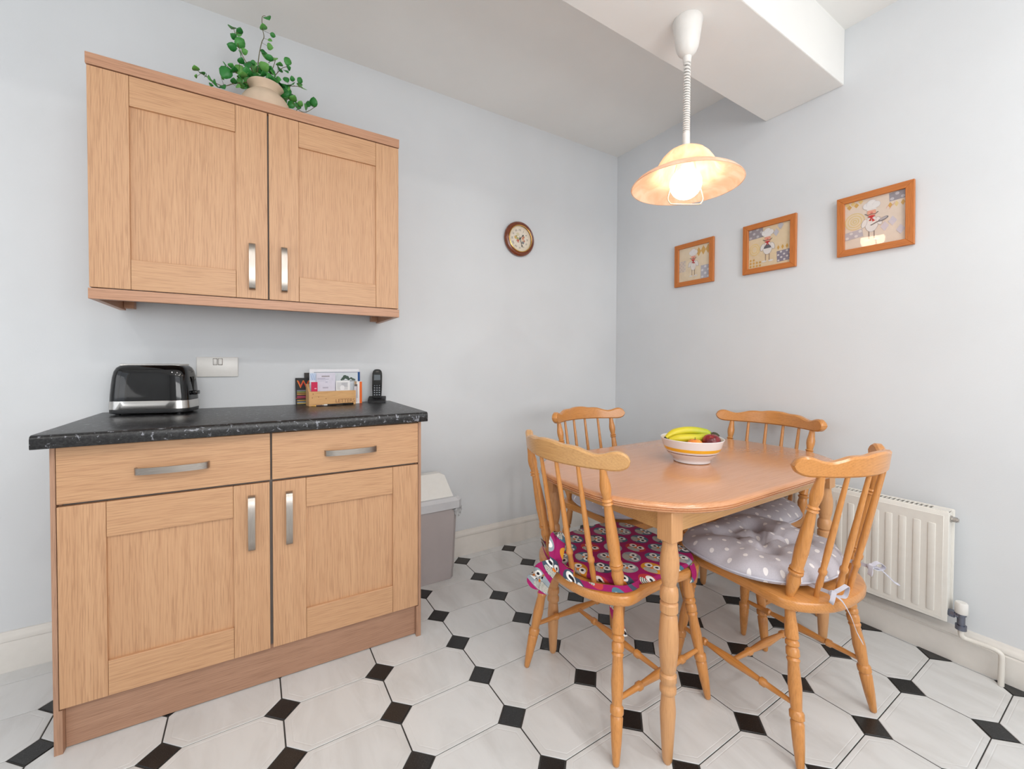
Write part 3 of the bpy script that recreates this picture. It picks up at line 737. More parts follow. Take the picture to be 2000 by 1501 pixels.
bow_tie(cuD, -0.108, -0.022, 0.026, 1, [(-0.095, -0.040, 0.010), (-0.080, -0.055, -0.030), (-0.066, -0.062, -0.070), (-0.045, -0.068, -0.105)])
bow_tie(cuD, 0.108, -0.022, 0.052, -1, [(0.135, -0.032, 0.046), (0.170, -0.040, 0.020), (0.205, -0.046, -0.008), (0.225, -0.050, -0.018)])
cuC = puffy_cushion('grey dotted tufted cushion on the table-end chair against the right wall', 2, T5, 0.235, 0.200, 0.212, 0.052)
cuC.location = chC.location + Vector((0, 0, 0.4475)); cuC.rotation_euler = chC.rotation_euler
cuB = puffy_cushion('grey dotted tufted cushion on the far corner chair, mostly under the table', 3, T5, 0.235, 0.205, 0.212, 0.050)
cuB.location = chB.location + Vector((0, 0, 0.4475)); cuB.rotation_euler = chB.rotation_euler

# flat magenta pad
m, cy = 72, 0.235; ol = outline(0.200, 0.208, 0.228, cy, m, 4.0, 2.3); bm = bmesh.new(); rings = []
rnd = random.Random(5)
for s, z in ((0.30, 0.001), (0.93, 0.001), (0.985, 0.004), (1.0, 0.011), (0.985, 0.019), (0.94, 0.0235), (0.8, 0.0255), (0.55, 0.0265), (0.28, 0.0268)):
    rings.append([bm.verts.new((x * s, cy + (y - cy) * s, z + (0.0012 * math.sin(5 * x * 30 + y * 40) if s < 0.95 and z > 0.02 else 0))) for x, y in ol])
for a, b in zip(rings, rings[1:]):
    for k in range(m): bm.faces.new((a[k], a[(k + 1) % m], b[(k + 1) % m], b[k]))
bm.faces.new(rings[0]); bm.faces.new(rings[-1])
pad = tag(link('seat_pad', bm, MT['owl'], smooth=True), 'flat magenta seat pad printed with big-eyed birds, tied by a bow', 'cushion')
pad.location = chA.location + Vector((0, 0, 0.4475)); pad.rotation_euler = chA.rotation_euler
kx, ky, kz = 0.000, -0.040, 0.030
bm = bmesh.new(); bmesh.ops.create_uvsphere(bm, u_segments=12, v_segments=8, radius=0.014, matrix=Matrix.Translation((kx, ky, kz)) @ Matrix.Diagonal((1, 0.8, 1.2, 1))); link('knot', bm, MT['owl'], pad, smooth=True)
ribbon(pad, 'bow_loop', [(kx, ky, kz), (kx - 0.010, ky - 0.004, kz + 0.040), (kx - 0.012, ky + 0.004, kz + 0.085), (kx + 0.004, ky + 0.014, kz + 0.082), (kx + 0.006, ky + 0.008, kz + 0.035), (kx, ky, kz)], (0.7, 0.7, 0.1), 0.028, 'owl')
ribbon(pad, 'bow_loop', [(kx, ky, kz), (kx + 0.030, ky - 0.010, kz + 0.006), (kx + 0.066, ky - 0.006, kz - 0.002), (kx + 0.072, ky + 0.006, kz - 0.006), (kx + 0.036, ky + 0.006, kz - 0.006), (kx, ky, kz)], (0.05, 0.1, 1), 0.034, 'owl')
ribbon(pad, 'tie_tail', [(kx, ky, kz), (kx - 0.022, ky - 0.026, kz - 0.010), (kx - 0.048, ky - 0.046, kz - 0.034), (kx - 0.056, ky - 0.050, kz - 0.062), (kx - 0.046, ky - 0.040, kz - 0.070), (kx - 0.030, ky - 0.026, kz - 0.050)], (0.35, 0.45, 0.75), 0.036, 'owl')
ribbon(pad, 'tie_tail', [(kx, ky, kz), (kx - 0.008, ky - 0.018, kz - 0.030), (kx - 0.020, ky - 0.026, kz - 0.062), (kx - 0.030, ky - 0.030, kz - 0.098)], (0.55, 0.75, 0.25), 0.028, 'owl')
ribbon(pad, 'tie_band', [(kx, ky, kz), (0.070, -0.034, 0.016), (0.125, -0.014, 0.014), (0.185, 0.040, 0.016), (0.196, 0.080, 0.014), (0.190, 0.120, 0.012)], (0, -0.3, 1), 0.022, 'owl')
ribbon(pad, 'tie_band', [(kx, ky, kz), (-0.055, -0.034, 0.030), (-0.120, -0.010, 0.050), (-0.150, 0.030, 0.020), (-0.150, 0.070, 0.014)], (0, -0.3, 1), 0.020, 'owl')
ribbon(pad, 'hanging_tie', [(0.120, 0.085, -0.038), (0.124, 0.088, -0.080), (0.134, 0.094, -0.125), (0.146, 0.100, -0.165)], (0.7, 0.7, 0.1), 0.030, 'owl')
ribbon(pad, 'hanging_tie', [(0.196, 0.360, 0.010), (0.2035, 0.362, -0.010), (0.205, 0.360, -0.030), (0.200, 0.356, -0.046)], (0, 1, 0.1), 0.024, 'owl')

# ================================================================== FRUIT BOWL
ZT = 0.735
bw = thing('fruit_bowl', 'white bowl with a yellow and a brown band, holding fruit on the table', 'bowl', (1.651, -0.515, ZT + 0.0002), math.radians(-32)); bw.scale = (0.92, 0.92, 0.92)
bm = bmesh.new()
OUT = [(0.0, 0.064), (0.003, 0.071), (0.010, 0.0715), (0.016, 0.074), (0.030, 0.090), (0.048, 0.104), (0.066, 0.1125), (0.084, 0.1175), (0.090, 0.1205), (0.0965, 0.1230), (0.0985, 0.1222)]
INN = [(0.0965, 0.1185), (0.084, 0.1130), (0.066, 0.1075), (0.046, 0.0985), (0.028, 0.0840), (0.017, 0.0640), (0.012, 0.030), (0.011, 0.001)]
lathe(bm, (0, 0, 0), (0, 0, 1), OUT + INN, 56)
for f in bm.faces:
    c = f.calc_center_median(); r = math.hypot(c.x, c.y)
    ri = interp(sorted([(z, q) for z, q in INN]), min(max(c.z, 0.011), 0.0965))
    f.material_index = 1 if (r < ri + 0.0015 and 0.0108 < c.z < 0.0955) else 0
o_ = link('bowl_shell', bm, [MT['bowl'], MT['bowl_in']], bw, smooth=True)
def bowl_pt(x, y, z): return bw.matrix_basis @ Vector((x, y, z))
def ball(name, label, cat, mat, p, r, sq=0.94):
    bm = bmesh.new(); bmesh.ops.create_uvsphere(bm, u_segments=28, v_segments=18, radius=r)
    for v in bm.verts:
        q = math.hypot(v.co.x, v.co.y) / r; v.co.z *= sq
        if v.co.z > 0: v.co.z -= 0.18 * r * math.exp(-(q / 0.28) ** 2)
        v.co.x *= 1 + 0.02 * math.sin(3 * math.atan2(v.co.y, v.co.x))
    o = thing(name, label, cat, bowl_pt(*p), 0.4); b = link('skin', bm, MT[mat], o, smooth=True, auto=False)
    bm = bmesh.new(); lathe(bm, (0, 0, r * 0.74), (0, 0, r), [(0, 0.0016), (0.008, 0.0012), (0.010, 0.0016)], 8); link('stem', bm, MT['stem'], o, smooth=True); return o
ball('plum', 'dark red round fruit at the right of the bowl', 'fruit', 'plum', (0.060, -0.045, 0.088), 0.033)
ball('peach', 'yellow and orange fruit half hidden behind the bowl rim', 'fruit', 'peach', (-0.014, -0.062, 0.074), 0.030)
ball('peach', 'orange fruit lying underneath the bananas', 'fruit', 'peach2', (0.018, 0.012, 0.043), 0.0305)
bb = thing('banana_bunch', 'bunch of two yellow-green bananas lying across the bowl', 'bananas', bowl_pt(0, 0, 0), math.radians(-32)); bb.scale = (0.92, 0.92, 0.92)
def banana(pts, r):
    bm = bmesh.new(); P_ = smooth_pts(pts, 6); n_ = len(P_); rad = []
    for i in range(n_):
        t = i / (n_ - 1); rad.append(r * (min(1, 0.42 + t * 3.2) if t < 0.25 else (1 if t < 0.72 else max(0.26, 1 - ((t - 0.72) / 0.28) ** 1.6 * 0.78))))
    tube(bm, P_, rad, 10); b = link('banana', bm, MT['banana'], bb, smooth=True)
    bm = bmesh.new(); lathe(bm, P_[0] + (P_[1] - P_[0]) * 0.3, P_[0] - (P_[1] - P_[0]), [(0, r * 0.46), (0.006, r * 0.36), (0.009, r * 0.2)], 8); link('tip', bm, MT['stalk'], b, smooth=True)
banana([(-0.104, 0.012, 0.093), (-0.070, 0.020, 0.111), (-0.020, 0.026, 0.121), (0.025, 0.026, 0.121), (0.056, 0.020, 0.116), (0.074, 0.012, 0.112), (0.084, 0.004, 0.109)], 0.0175)
banana([(-0.098, -0.010, 0.089), (-0.066, -0.016, 0.096), (-0.020, -0.018, 0.098), (0.022, -0.014, 0.098), (0.052, -0.006, 0.100), (0.072, 0.000, 0.104), (0.084, 0.004, 0.107)], 0.0175)
bm = bmesh.new(); tube(bm, smooth_pts([(0.078, 0.006, 0.109), (0.090, 0.004, 0.109), (0.099, 0.002, 0.107), (0.106, 0.000, 0.100)], 4), [0.0095] * 4 + [0.0115] * 9, 12); link('stalk', bm, MT['stalk'], bb, smooth=True)
# ================================================================== PENDANT LAMP
LX_, LY_ = 1.574, -0.530
pl_ = thing('pendant_lamp', 'peach glass pendant lamp on a coiled white cord under the beam', 'lamp', (LX_, LY_, 0))
bm = bmesh.new()
lathe(bm, (0, 0, 2.346), (0, 0, 0), [(0, 0.0505), (0.004, 0.0520), (0.010, 0.0510), (0.030, 0.0480), (0.070, 0.0425), (0.095, 0.0385), (0.112, 0.0315), (0.123, 0.0215), (0.129, 0.0130)], 32)
link('ceiling_rose', bm, MT['white_plastic'], pl_, smooth=True)
bm = bmesh.new(); lathe(bm, (0, 0, 2.219), (0, 0, 0), [(0, 0.0125), (0.002, 0.0150), (0.022, 0.0135), (0.024, 0.011)], 20); link('cord_grip', bm, MT['white_plastic'], pl_, smooth=True)
bm = bmesh.new(); pts = []; turns = 27; N = turns * 12
for i in range(N + 1):
    t = i / N; a = 2 * PI * turns * t
    z = 2.200 - (2.200 - 1.945) * (t ** 0.84)
    pts.append((0.0095 * math.cos(a), 0.0095 * math.sin(a), z))
tube(bm, pts, 0.0034, 6); link('coiled_cord', bm, MT['white_plastic'], pl_, smooth=True)
bm = bmesh.new(); tube(bm, [(0, 0, 2.205), (0, 0, 1.94)], 0.0035, 8); link('inner_cord', bm, MT['white_plastic'], pl_, smooth=True)
bm = bmesh.new(); lathe(bm, (0, 0, 1.947), (0, 0, 0), [(0, 0.008), (0.002, 0.0125), (0.050, 0.0130), (0.052, 0.010)], 20); link('lamp_tube', bm, MT['white_plastic'], pl_, smooth=True)
bm = bmesh.new(); lathe(bm, (0, 0, 1.898), (0, 0, 0), [(0, 0.010), (0.001, 0.020), (0.004, 0.0255), (0.010, 0.0270), (0.012, 0.020)], 24); link('shade_gallery', bm, MT['steel'], pl_, smooth=True)
SH = [(0.026, 1.8895), (0.045, 1.8850), (0.064, 1.8740), (0.082, 1.8560), (0.096, 1.8340), (0.106, 1.8130), (0.118, 1.8010), (0.138, 1.7920), (0.160, 1.7830), (0.178, 1.7720), (0.190, 1.7600), (0.1925, 1.7555)]
SI = [(0.1885, 1.7555), (0.176, 1.7680), (0.158, 1.7785), (0.137, 1.7875), (0.116, 1.7965), (0.102, 1.8105), (0.092, 1.8320), (0.078, 1.8530), (0.061, 1.8700), (0.044, 1.8805), (0.026, 1.8850)]
bm = bmesh.new(); rg = []
SP = SH + SI; nseg = 72
for r, z in SP:
    rg.append([bm.verts.new((r * math.cos(2 * PI * k / nseg), r * math.sin(2 * PI * k / nseg), z)) for k in range(nseg)])
for i in range(len(rg)):
    a, b = rg[i], rg[(i + 1) % len(rg)]
    for k in range(nseg): bm.faces.new((a[k], a[(k + 1) % nseg], b[(k + 1) % nseg], b[k]))
link('glass_shade', bm, MT['shade'], pl_, smooth=True)
bm = bmesh.new(); lathe(bm, (0, 0, 1.888), (0, 0, 0), [(0, 0.010), (0.002, 0.0165), (0.060, 0.0165), (0.064, 0.013)], 20); link('bulb_holder', bm, MT['white_plastic'], pl_, smooth=True)
bm = bmesh.new(); lathe(bm, (0, 0, 1.826), (0, 0, 0), [(0.0, 0.012), (0.010, 0.018)] + [(0.064 - 0.055 * math.cos(a), max(0.055 * math.sin(a), 0.0005)) for a in [0.45 + (PI - 0.45) * k / 16 for k in range(17)]], 36)
link('bulb', bm, MT['bulb'], pl_, smooth=True)
vx, vy = 0.849, -0.529
lp = [(-0.040, 1.800), (-0.050, 1.765), (-0.0625, 1.722), (-0.0645, 1.706), (-0.058, 1.694), (-0.044, 1.688), (0.044, 1.688), (0.058, 1.694), (0.0645, 1.706), (0.0625, 1.722), (0.050, 1.765), (0.040, 1.800)]
lp = [(-0.030, 1.845)] + lp + [(0.030, 1.845)]
bm = bmesh.new(); tube(bm, smooth_pts([(u * vx, u * vy, z) for u, z in lp], 4), 0.0021, 8); link('pull_handle', bm, MT['wire'], pl_, smooth=True)

# small cover plate on the right wall behind the lamp
t = thing('cover_plate', 'small square white plate high on the right wall behind the lamp', 'plate', (XR, 0.041, 2.337), -PI / 2)
link('plate', B(-0.045, 0.045, -0.008, -0.0005, -0.045, 0.045, 0.002, 2), MT['white_plastic'], t)
for x in (-0.03, 0.03):
    bm = bmesh.new(); lathe(bm, (x, -0.007, 0), (x, -1, 0), [(0, 0.003), (0.0015, 0.0025)], 10); link('screw', bm, MT['chrome'], t, smooth=True)

# ================================================================== WALL CLOCK
ck = thing('wall_clock', 'round wall clock with mahogany rim, brass ring and cream face', 'clock', WL(2.159, 0.0005, 1.868), TH)
bm = bmesh.new(); lathe(bm, (0, 0, 0), (0, -1, 0), [(0.0, 0.098), (0.006, 0.1045), (0.013, 0.1060), (0.021, 0.1035), (0.027, 0.0960), (0.0285, 0.0905), (0.027, 0.0880), (0.0285, 0.0850), (0.027, 0.0810), (0.0150, 0.0805)], 72); link('rim', bm, MT['clock_wood'], ck, smooth=True)
bm = bmesh.new(); tube(bm, [(0.0800 * math.cos(2 * PI * k / 72), -0.0275, 0.0800 * math.sin(2 * PI * k / 72)) for k in range(72)], 0.0028, 8, True); link('brass_ring', bm, MT['brass'], ck, smooth=True)
def disc_pts(cx, cz, rx, rz_, n=20, rot=0.0):
    out = []
    for k in range(n):
        a = 2 * PI * k / n; x, z = rx * math.cos(a), rz_ * math.sin(a); out.append((cx + x * math.cos(rot) - z * math.sin(rot), cz + x * math.sin(rot) + z * math.cos(rot)))
    return out
class Print:
    """flat print: coloured shapes laid on a thin card, facing -y"""
    def __init__(s, y0): s.bm = bmesh.new(); s.mats = []; s.y = y0; s.k = 0
    def mi(s, rgb):
        m_ = ink(rgb)
        if m_ not in s.mats: s.mats.append(m_)
        return s.mats.index(m_)
    def poly(s, pts, rgb):
        s.k += 1; y = s.y - 0.00004 * s.k; f = s.bm.faces.new([s.bm.verts.new((u, y, v)) for u, v in pts]); f.material_index = s.mi(rgb)
        f.normal_update()
        if f.normal.y > 0: f.normal_flip()
    def disc(s, cx, cz, rx, rz_, rgb, rot=0.0, n=20): s.poly(disc_pts(cx, cz, rx, rz_, n, rot), rgb)
    def rect(s, x0, x1, z0, z1, rgb): s.poly([(x0, z0), (x1, z0), (x1, z1), (x0, z1)], rgb)
    def line(s, pts, w_, rgb):
        for (a, b), (c, d) in zip(pts, pts[1:]):
            L = math.hypot(c - a, d - b); nx, nz = -(d - b) / L * w_ / 2, (c - a) / L * w_ / 2
            s.poly([(a + nx, b + nz), (c + nx, d + nz), (c - nx, d - nz), (a - nx, b - nz)], rgb)
    def text(s, t_, size, x, z, rgb, rot=0.0, align='CENTER'):
        s.k += 1; y = s.y - 0.00004 * s.k
        add_text(s.bm, t_, size, Matrix.Translation((x, y, z)) @ Matrix.Rotation(rot, 4, 'Y') @ Matrix.Rotation(PI / 2, 4, 'X'), s.mi(rgb), 0.0, align)
    def done(s, name, parent):
        me = bpy.data.meshes.new(name); s.bm.to_mesh(me); s.bm.free()
        for m_ in s.mats: me.materials.append(m_)
        o = bpy.data.objects.new(name, me); COL.objects.link(o); o.parent = parent; return o
p = Print(-0.0175)
p.disc(0, 0, 0.0815, 0.0815, (232, 220, 198), n=64); p.disc(0, 0, 0.062, 0.062, (234, 224, 208), n=48)
for k, nm in enumerate(('XII', 'I', 'II', 'III', 'IV', 'V', 'VI', 'VII', 'VIII', 'IX', 'X', 'XI')):
    a = PI / 2 - k * PI / 6; p.text(nm, 0.0155, 0.0535 * math.cos(a), 0.0535 * math.sin(a), (70, 66, 62), k * PI / 6)
for cx, cz, rx, rz_, c in ((-0.030, 0.006, 0.011, 0.012, (206, 160, 70)), (-0.016, 0.000, 0.010, 0.009, (150, 164, 96)), (-0.014, -0.012, 0.012, 0.009, (196, 92, 70)), (-0.024, 0.014, 0.007, 0.004, (110, 130, 70)), (-0.014, 0.026, 0.014, 0.012, (218, 208, 170)),
                           (0.022, 0.004, 0.011, 0.010, (206, 120, 90)), (0.028, 0.014, 0.008, 0.007, (186, 96, 60)), (0.021, -0.006, 0.009, 0.007, (226, 190, 150)), (0.022, -0.021, 0.011, 0.010, (92, 100, 112)), (0.031, -0.010, 0.006, 0.008, (176, 80, 60)), (-0.012, -0.022, 0.009, 0.004, (214, 150, 140))):
    p.disc(cx, cz, rx * 0.85, rz_ * 0.85, tuple(int(v * 0.72 + q * 0.28) for v, q in zip(c, (232, 220, 198))))
p.done('dial', ck)
def hand(name, ang, L, w_, y):
    bm = bmesh.new(); s, c = math.sin(ang), math.cos(ang)
    pts = [(-w_ / 2, -0.012), (w_ / 2, -0.012), (w_ / 2, L * 0.72), (w_ * 1.7, L * 0.78), (0, L), (-w_ * 1.7, L * 0.78), (-w_ / 2, L * 0.72)]
    prism(bm, pts, lambda u, v, t: Vector((u * c + v * s, t, -u * s + v * c)), y, y - 0.0012); link(name, bm, MT['black_matt'], ck)
hand('hour_hand', math.radians(44), 0.038, 0.0026, -0.0205); hand('minute_hand', math.radians(163), 0.055, 0.0022, -0.0225)
bm = bmesh.new(); lathe(bm, (0, -0.0176, 0), (0, -1, 0), [(0, 0.004), (0.0065, 0.004), (0.0075, 0.002)], 14); link('hand_boss', bm, MT['black_matt'], ck, smooth=True)

# ================================================================== SWITCHED WALL PLATE
so = thing('wall_switch_plate', 'wide white wall plate with two rocker switches above the worktop', 'socket', WL(0.6365, 0.0003, 1.0835), TH)
link('plate', B(-0.0735, 0.0735, -0.0085, -0.0005, -0.0425, 0.0425, 0.003, 3), MT['white_plastic'], so, smooth=True)
for x, rt in ((-0.0085, 0.10), (0.0095, -0.06)):
    bm = bmesh.new(); box(bm, -0.0065, 0.0065, -0.005, 0.001, -0.0125, 0.0125, 0.0014, 2)
    bmesh.ops.transform(bm, matrix=Matrix.Translation((x, -0.0085, 0.0225)) @ Matrix.Rotation(rt, 4, 'X'), verts=bm.verts[:]); link('rocker', bm, MT['white_plastic'], so, smooth=True)
    link('rocker_surround', B(x - 0.0080, x + 0.0080, -0.0092, -0.0080, 0.0080, 0.0370, 0.0003), MT['gap'], so)

# ================================================================== TOASTER
def sup(hx, hy, p_, n=56):
    out = []
    for k in range(n):
        t = 2 * PI * k / n; c, s = math.cos(t), math.sin(t); r = (abs(c) ** p_ + abs(s) ** p_) ** (-1 / p_); out.append((hx * r * c, hy * r * s))
    return out
tc = WL(0.4500, 0.118, ZW); to = thing('toaster', 'glossy black toaster with a steel band on the worktop', 'toaster', tc, TH - math.radians(15)); to.scale = (0.95, 0.97, 1.0)
def loft(name, rows, mat, p_=5.0, cap=True):
    bm = bmesh.new(); rings = [[bm.verts.new((x, y, z)) for x, y in sup(hx, hy, p_)] for hx, hy, z in rows]; n = len(rings[0])
    for a, b in zip(rings, rings[1:]):
        for k in range(n): bm.faces.new((a[k], a[(k + 1) % n], b[(k + 1) % n], b[k]))
    bm.faces.new(rings[0]); bm.faces.new(rings[-1]); return link(name, bm, MT[mat], to, smooth=True)
loft('base', [(0.126, 0.070, 0.006), (0.131, 0.074, 0.008), (0.1325, 0.0750, 0.018), (0.1320, 0.0745, 0.0205)], 'black_matt')
loft('steel_band', [(0.1322, 0.0748, 0.0207), (0.1335, 0.0757, 0.022), (0.1315, 0.0748, 0.0515), (0.1300, 0.074, 0.0525)], 'steel')
loft('housing', [(0.1310, 0.0742, 0.0527), (0.1300, 0.0738, 0.075), (0.1270, 0.0720, 0.110), (0.1235, 0.0695, 0.140), (0.1195, 0.0660, 0.160), (0.1130, 0.0600, 0.174), (0.1040, 0.0520, 0.1815), (0.0920, 0.0430, 0.1845)], 'black_gloss')
bm = bmesh.new()
for y0, y1 in ((-0.040, -0.031), (-0.006, 0.006), (0.031, 0.040)): box(bm, -0.094, 0.094, y0, y1, 0.1815, 0.1885, 0.001)
for x in (-0.092, 0.092): box(bm, x - 0.006, x + 0.006, -0.0405, 0.0405, 0.1813, 0.1886, 0.001)
link('top_frame', bm, MT['steel'], to)
for y in (-0.0185, 0.0185): link('slot', B(-0.086, 0.086, y - 0.0122, y + 0.0122, 0.1802, 0.1852), MT['dark'], to)
link('lever_track', B(0.1262, 0.1300, -0.004, 0.004, 0.060, 0.140, 0.0005), MT['dark'], to)
bm = bmesh.new(); box(bm, 0.128, 0.147, -0.017, 0.017, 0.070, 0.086, 0.004, 3); link('lever', bm, MT['black_gloss'], to, smooth=True)
for x in (-0.1, 0.1):
    for y in (-0.05, 0.05):
        bm = bmesh.new(); lathe(bm, (x, y, 0.0064), (x, y, -1), [(0, 0.009), (0.0064, 0.008)], 12); link('foot', bm, MT['black_matt'], to, smooth=True)

# ================================================================== LETTER RACK AND PAPERS
RK = WL(0.978, 0.137, ZW); RTH = TH - math.radians(-5.5)
rk = thing('letter_rack', 'small pale wooden rack marked LETTERS, full of post', 'rack', RK, RTH)
link('front_board', B(0.0, 0.204, 0.0, 0.009, 0.0002, 0.066, 0.0012, 2), MT['rack_wood'], rk)
link('back_board', B(0.0, 0.204, 0.062, 0.071, 0.0002, 0.098, 0.0012, 2), MT['rack_wood'], rk)
link('floor_board', B(0.0095, 0.1945, 0.0095, 0.0615, 0.0002, 0.008), MT['rack_wood'], rk)
for x in (0.0,):
    bm = bmesh.new(); prism(bm, [(0.0095, 0.0002), (0.0615, 0.0002), (0.0615, 0.098), (0.0095, 0.066 if x == 0 else 0.060)], lambda u, v, t: Vector((t, u, v)), x, x + 0.009); link('side_board', bm, MT['rack_wood'], rk)
bm = bmesh.new(); add_text(bm, 'LETTERS', 0.0235, Matrix.Translation((0.1555, -0.0002, 0.0185)) @ Matrix.Rotation(PI / 2, 4, 'X'), 0, 0.0003); link('lettering', bm, ink((150, 104, 66)), rk)
for x, z in ((0.017, 0.055), (0.040, 0.041), (0.071, 0.032), (0.014, 0.038)):
    bm = bmesh.new(); lathe(bm, (x, 0.0002, z), (x, -1, z), [(0, 0.0022), (0.0004, 0.002)], 10); link('knot', bm, ink((150, 100, 60)), rk)
def paper(name, label, cat, x0, x1, h0, h1, y, lean=0.0, rgb=(232, 230, 232), th=0.0016, draw=None, tilt=0.0):
    o = thing(name, label, cat, RK + Matrix.Rotation(RTH, 3, 'Z') @ Vector((x0, y, h0)), RTH, None)
    o.rotation_euler = (-lean, tilt, RTH)
    link('sheet', B(0, x1 - x0, 0, th, 0, h1 - h0), ink(rgb), o)
    if draw:
        p = Print(-0.0001); draw(p, x1 - x0, h1 - h0); p.done('print', o)
    return o
def lines(p, x0, x1, z1, dz, n, rgb, w_=0.0012, seed=0):
    r_ = random.Random(seed)
    for i in range(n): p.rect(x0, x0 + (x1 - x0) * r_.uniform(0.6, 1.0), z1 - i * dz - w_, z1 - i * dz, rgb)
paper('envelope', 'large white envelope standing at the back of the letter rack', 'envelope', 0.014, 0.236, 0.0085, 0.166, 0.0555, 0.03, (236, 236, 240))
def d_broch(p, w, h):
    p.rect(0, 0.005, 0, h, (34, 44, 96)); p.rect(0, w, h - 0.002, h, (70, 76, 110)); p.rect(w - 0.011, w, 0, h, (24, 78, 140)); p.rect(0.09, w - 0.013, 0.055, h - 0.003, (214, 220, 226))
    for x, z, r in ((0.128, 0.112, 0.008), (0.136, 0.120, 0.010), (0.146, 0.117, 0.009), (0.153, 0.110, 0.007), (0.165, 0.113, 0.006), (0.173, 0.108, 0.006), (0.180, 0.106, 0.005), (0.121, 0.107, 0.005)): p.disc(x, z, r, r * 0.9, (62, 84, 72), n=9)
    p.rect(0.12, 0.185, 0.098, 0.104, (150, 156, 156))
paper('brochure', 'white brochure with a blue right edge and a dark tree picture', 'brochure', 0.031, 0.238, 0.0085, 0.152, 0.0475, 0.02, (228, 230, 236), 0.002, d_broch)
def d_blue(p, w, h):
    p.rect(0.003, w - 0.003, h - 0.035, h - 0.003, (196, 212, 236)); p.line([(0.004, h - 0.006), (0.014, h - 0.034)], 0.001, (110, 140, 200)); p.line([(0.012, h - 0.004), (0.022, h - 0.034)], 0.001, (120, 150, 206)); p.rect(0.006, 0.030, h - 0.046, h - 0.044, (150, 160, 190))
paper('envelope', 'pale blue patterned envelope at the left end of the letter rack', 'envelope', -0.001 + 0.0115, 0.040, 0.0085, 0.150, 0.0410, 0.02, (224, 230, 240), 0.0012, d_blue)
def d_lil(p, w, h):
    p.rect(0.0005, w - 0.0005, 0.0005, h - 0.0005, (222, 218, 232))
    p.rect(0.022, 0.056, h - 0.017, h - 0.011, (168, 160, 166)); lines(p, 0.003, 0.056, h - 0.022, 0.0045, 2, (140, 140, 170), 0.0016, 1); lines(p, 0.003, 0.040, h - 0.034, 0.005, 1, (160, 160, 186), 0.001, 2)
    p.rect(0.038, 0.048, h - 0.042, h - 0.040, (150, 150, 180)); p.rect(0.026, 0.050, h - 0.070, h - 0.063, (190, 184, 200)); p.line([(0.066, h - 0.02), (0.070, h - 0.035)], 0.0008, (190, 190, 215))
paper('letter', 'pale lilac letter with small print in the middle of the rack', 'letter', 0.0385, 0.120, 0.0085, 0.147, 0.0330, 0.02, (222, 218, 232), 0.0012, d_lil)
def d_pink(p, w, h): p.rect(w - 0.013, w - 0.004, 0.068, 0.072, (236, 190, 206))
paper('card', 'crimson card at the left of the letter rack', 'card', 0.0135, 0.0395, 0.0085, 0.108, 0.0185, 0.02, (206, 26, 78), 0.001, d_pink)
def d_card(p, w, h):
    p.rect(0.004, w - 0.010, 0.060, h - 0.008, (214, 214, 216)); p.rect(0.024, w - 0.010, h - 0.030, h - 0.010, (196, 196, 200)); lines(p, 0.026, w - 0.012, h - 0.013, 0.004, 3, (170, 170, 176), 0.001, 4)
    p.disc(0.028, 0.070, 0.010, 0.012, (238, 238, 240))
paper('card', 'white card with a grey picture in the rack, right of the lilac letter', 'card', 0.121, 0.184, 0.0085, 0.112, 0.0255, 0.02, (240, 240, 240), 0.001, d_card)
def d_leaf(p, w, h):
    p.rect(0.0, 0.034, h - 0.012, h, (176, 146, 116)); p.rect(0.012, 0.032, 0.02, h - 0.012, (92, 86, 84)); p.rect(0.010, 0.029, 0.006, h - 0.022, (206, 198, 204)); p.rect(0.012, 0.019, 0.038, 0.046, (120, 110, 110)); p.rect(0.0475, 0.060, 0.0, h - 0.003, (238, 104, 16)); p.rect(0.060, w, 0.0, h, (236, 226, 220))
paper('leaflet', 'white leaflet with an orange right edge sticking out of the rack', 'leaflet', 0.2055, 0.2665 - 0.024, 0.0003, 0.107, 0.0340, 0.0, (240, 238, 238), 0.001, None)
bpy.data.objects[[o.name for o in bpy.data.objects if o.get('label', '').startswith('white leaflet with an orange')][0]].name = 'leaflet'
_lf = [o for o in bpy.data.objects if o.get('label', '').startswith('white leaflet with an orange')][0]
p = Print(-0.0001); w_, h_ = 0.037, 0.1067
p.rect(0.001, 0.012, h_ - 0.014, h_, (176, 146, 116)); p.rect(0.001, 0.015, 0.025, h_ - 0.014, (104, 96, 92)); p.rect(0.001, 0.013, 0.006, h_ - 0.024, (212, 204, 210)); p.rect(0.002, 0.005, 0.032, 0.040, (120, 112, 112)); p.rect(0.0255, w_, 0.0, h_ - 0.002, (238, 104, 16)); p.done('print', _lf)
# takeaway leaflet leaning on the wall
tk = thing('takeaway_leaflet', 'black takeaway menu with a big orange letter W, leaning left of the rack', 'leaflet', WL(0.932, 0.032, ZW), TH); tk.rotation_euler = (-0.16, 0, TH)
link('sheet', B(0, 0.075, 0, 0.0015, 0, 0.126), ink((34, 30, 32)), tk)
p = Print(-0.0001); 
p.text('W', 0.052, 0.0335, 0.094, (244, 150, 40)); p.text('W', 0.044, 0.0335, 0.094, (220, 48, 24))
for z, c in ((0.068, (150, 150, 170)), (0.062, (150, 170, 90)), (0.056, (200, 150, 60)), (0.050, (210, 150, 60)), (0.042, (150, 40, 60)), (0.038, (190, 60, 110)), (0.022, (236, 180, 70)), (0.014, (170, 180, 190)), (0.008, (220, 190, 90))): lines(p, 0.006, 0.070, z, 0.005, 1, c, 0.0034, int(z * 1000))
p.rect(0, 0.075, 0.0300, 0.0318, (214, 44, 30)); p.done('print', tk)
dk = thing('dark_booklet', 'dark booklet standing behind the black takeaway menu', 'booklet', WL(0.970, 0.012, ZW), TH); dk.rotation_euler = (-0.02, 0, TH)
link('sheet', B(0, 0.10, 0, 0.004, 0, 0.148), ink((64, 58, 56)), dk)
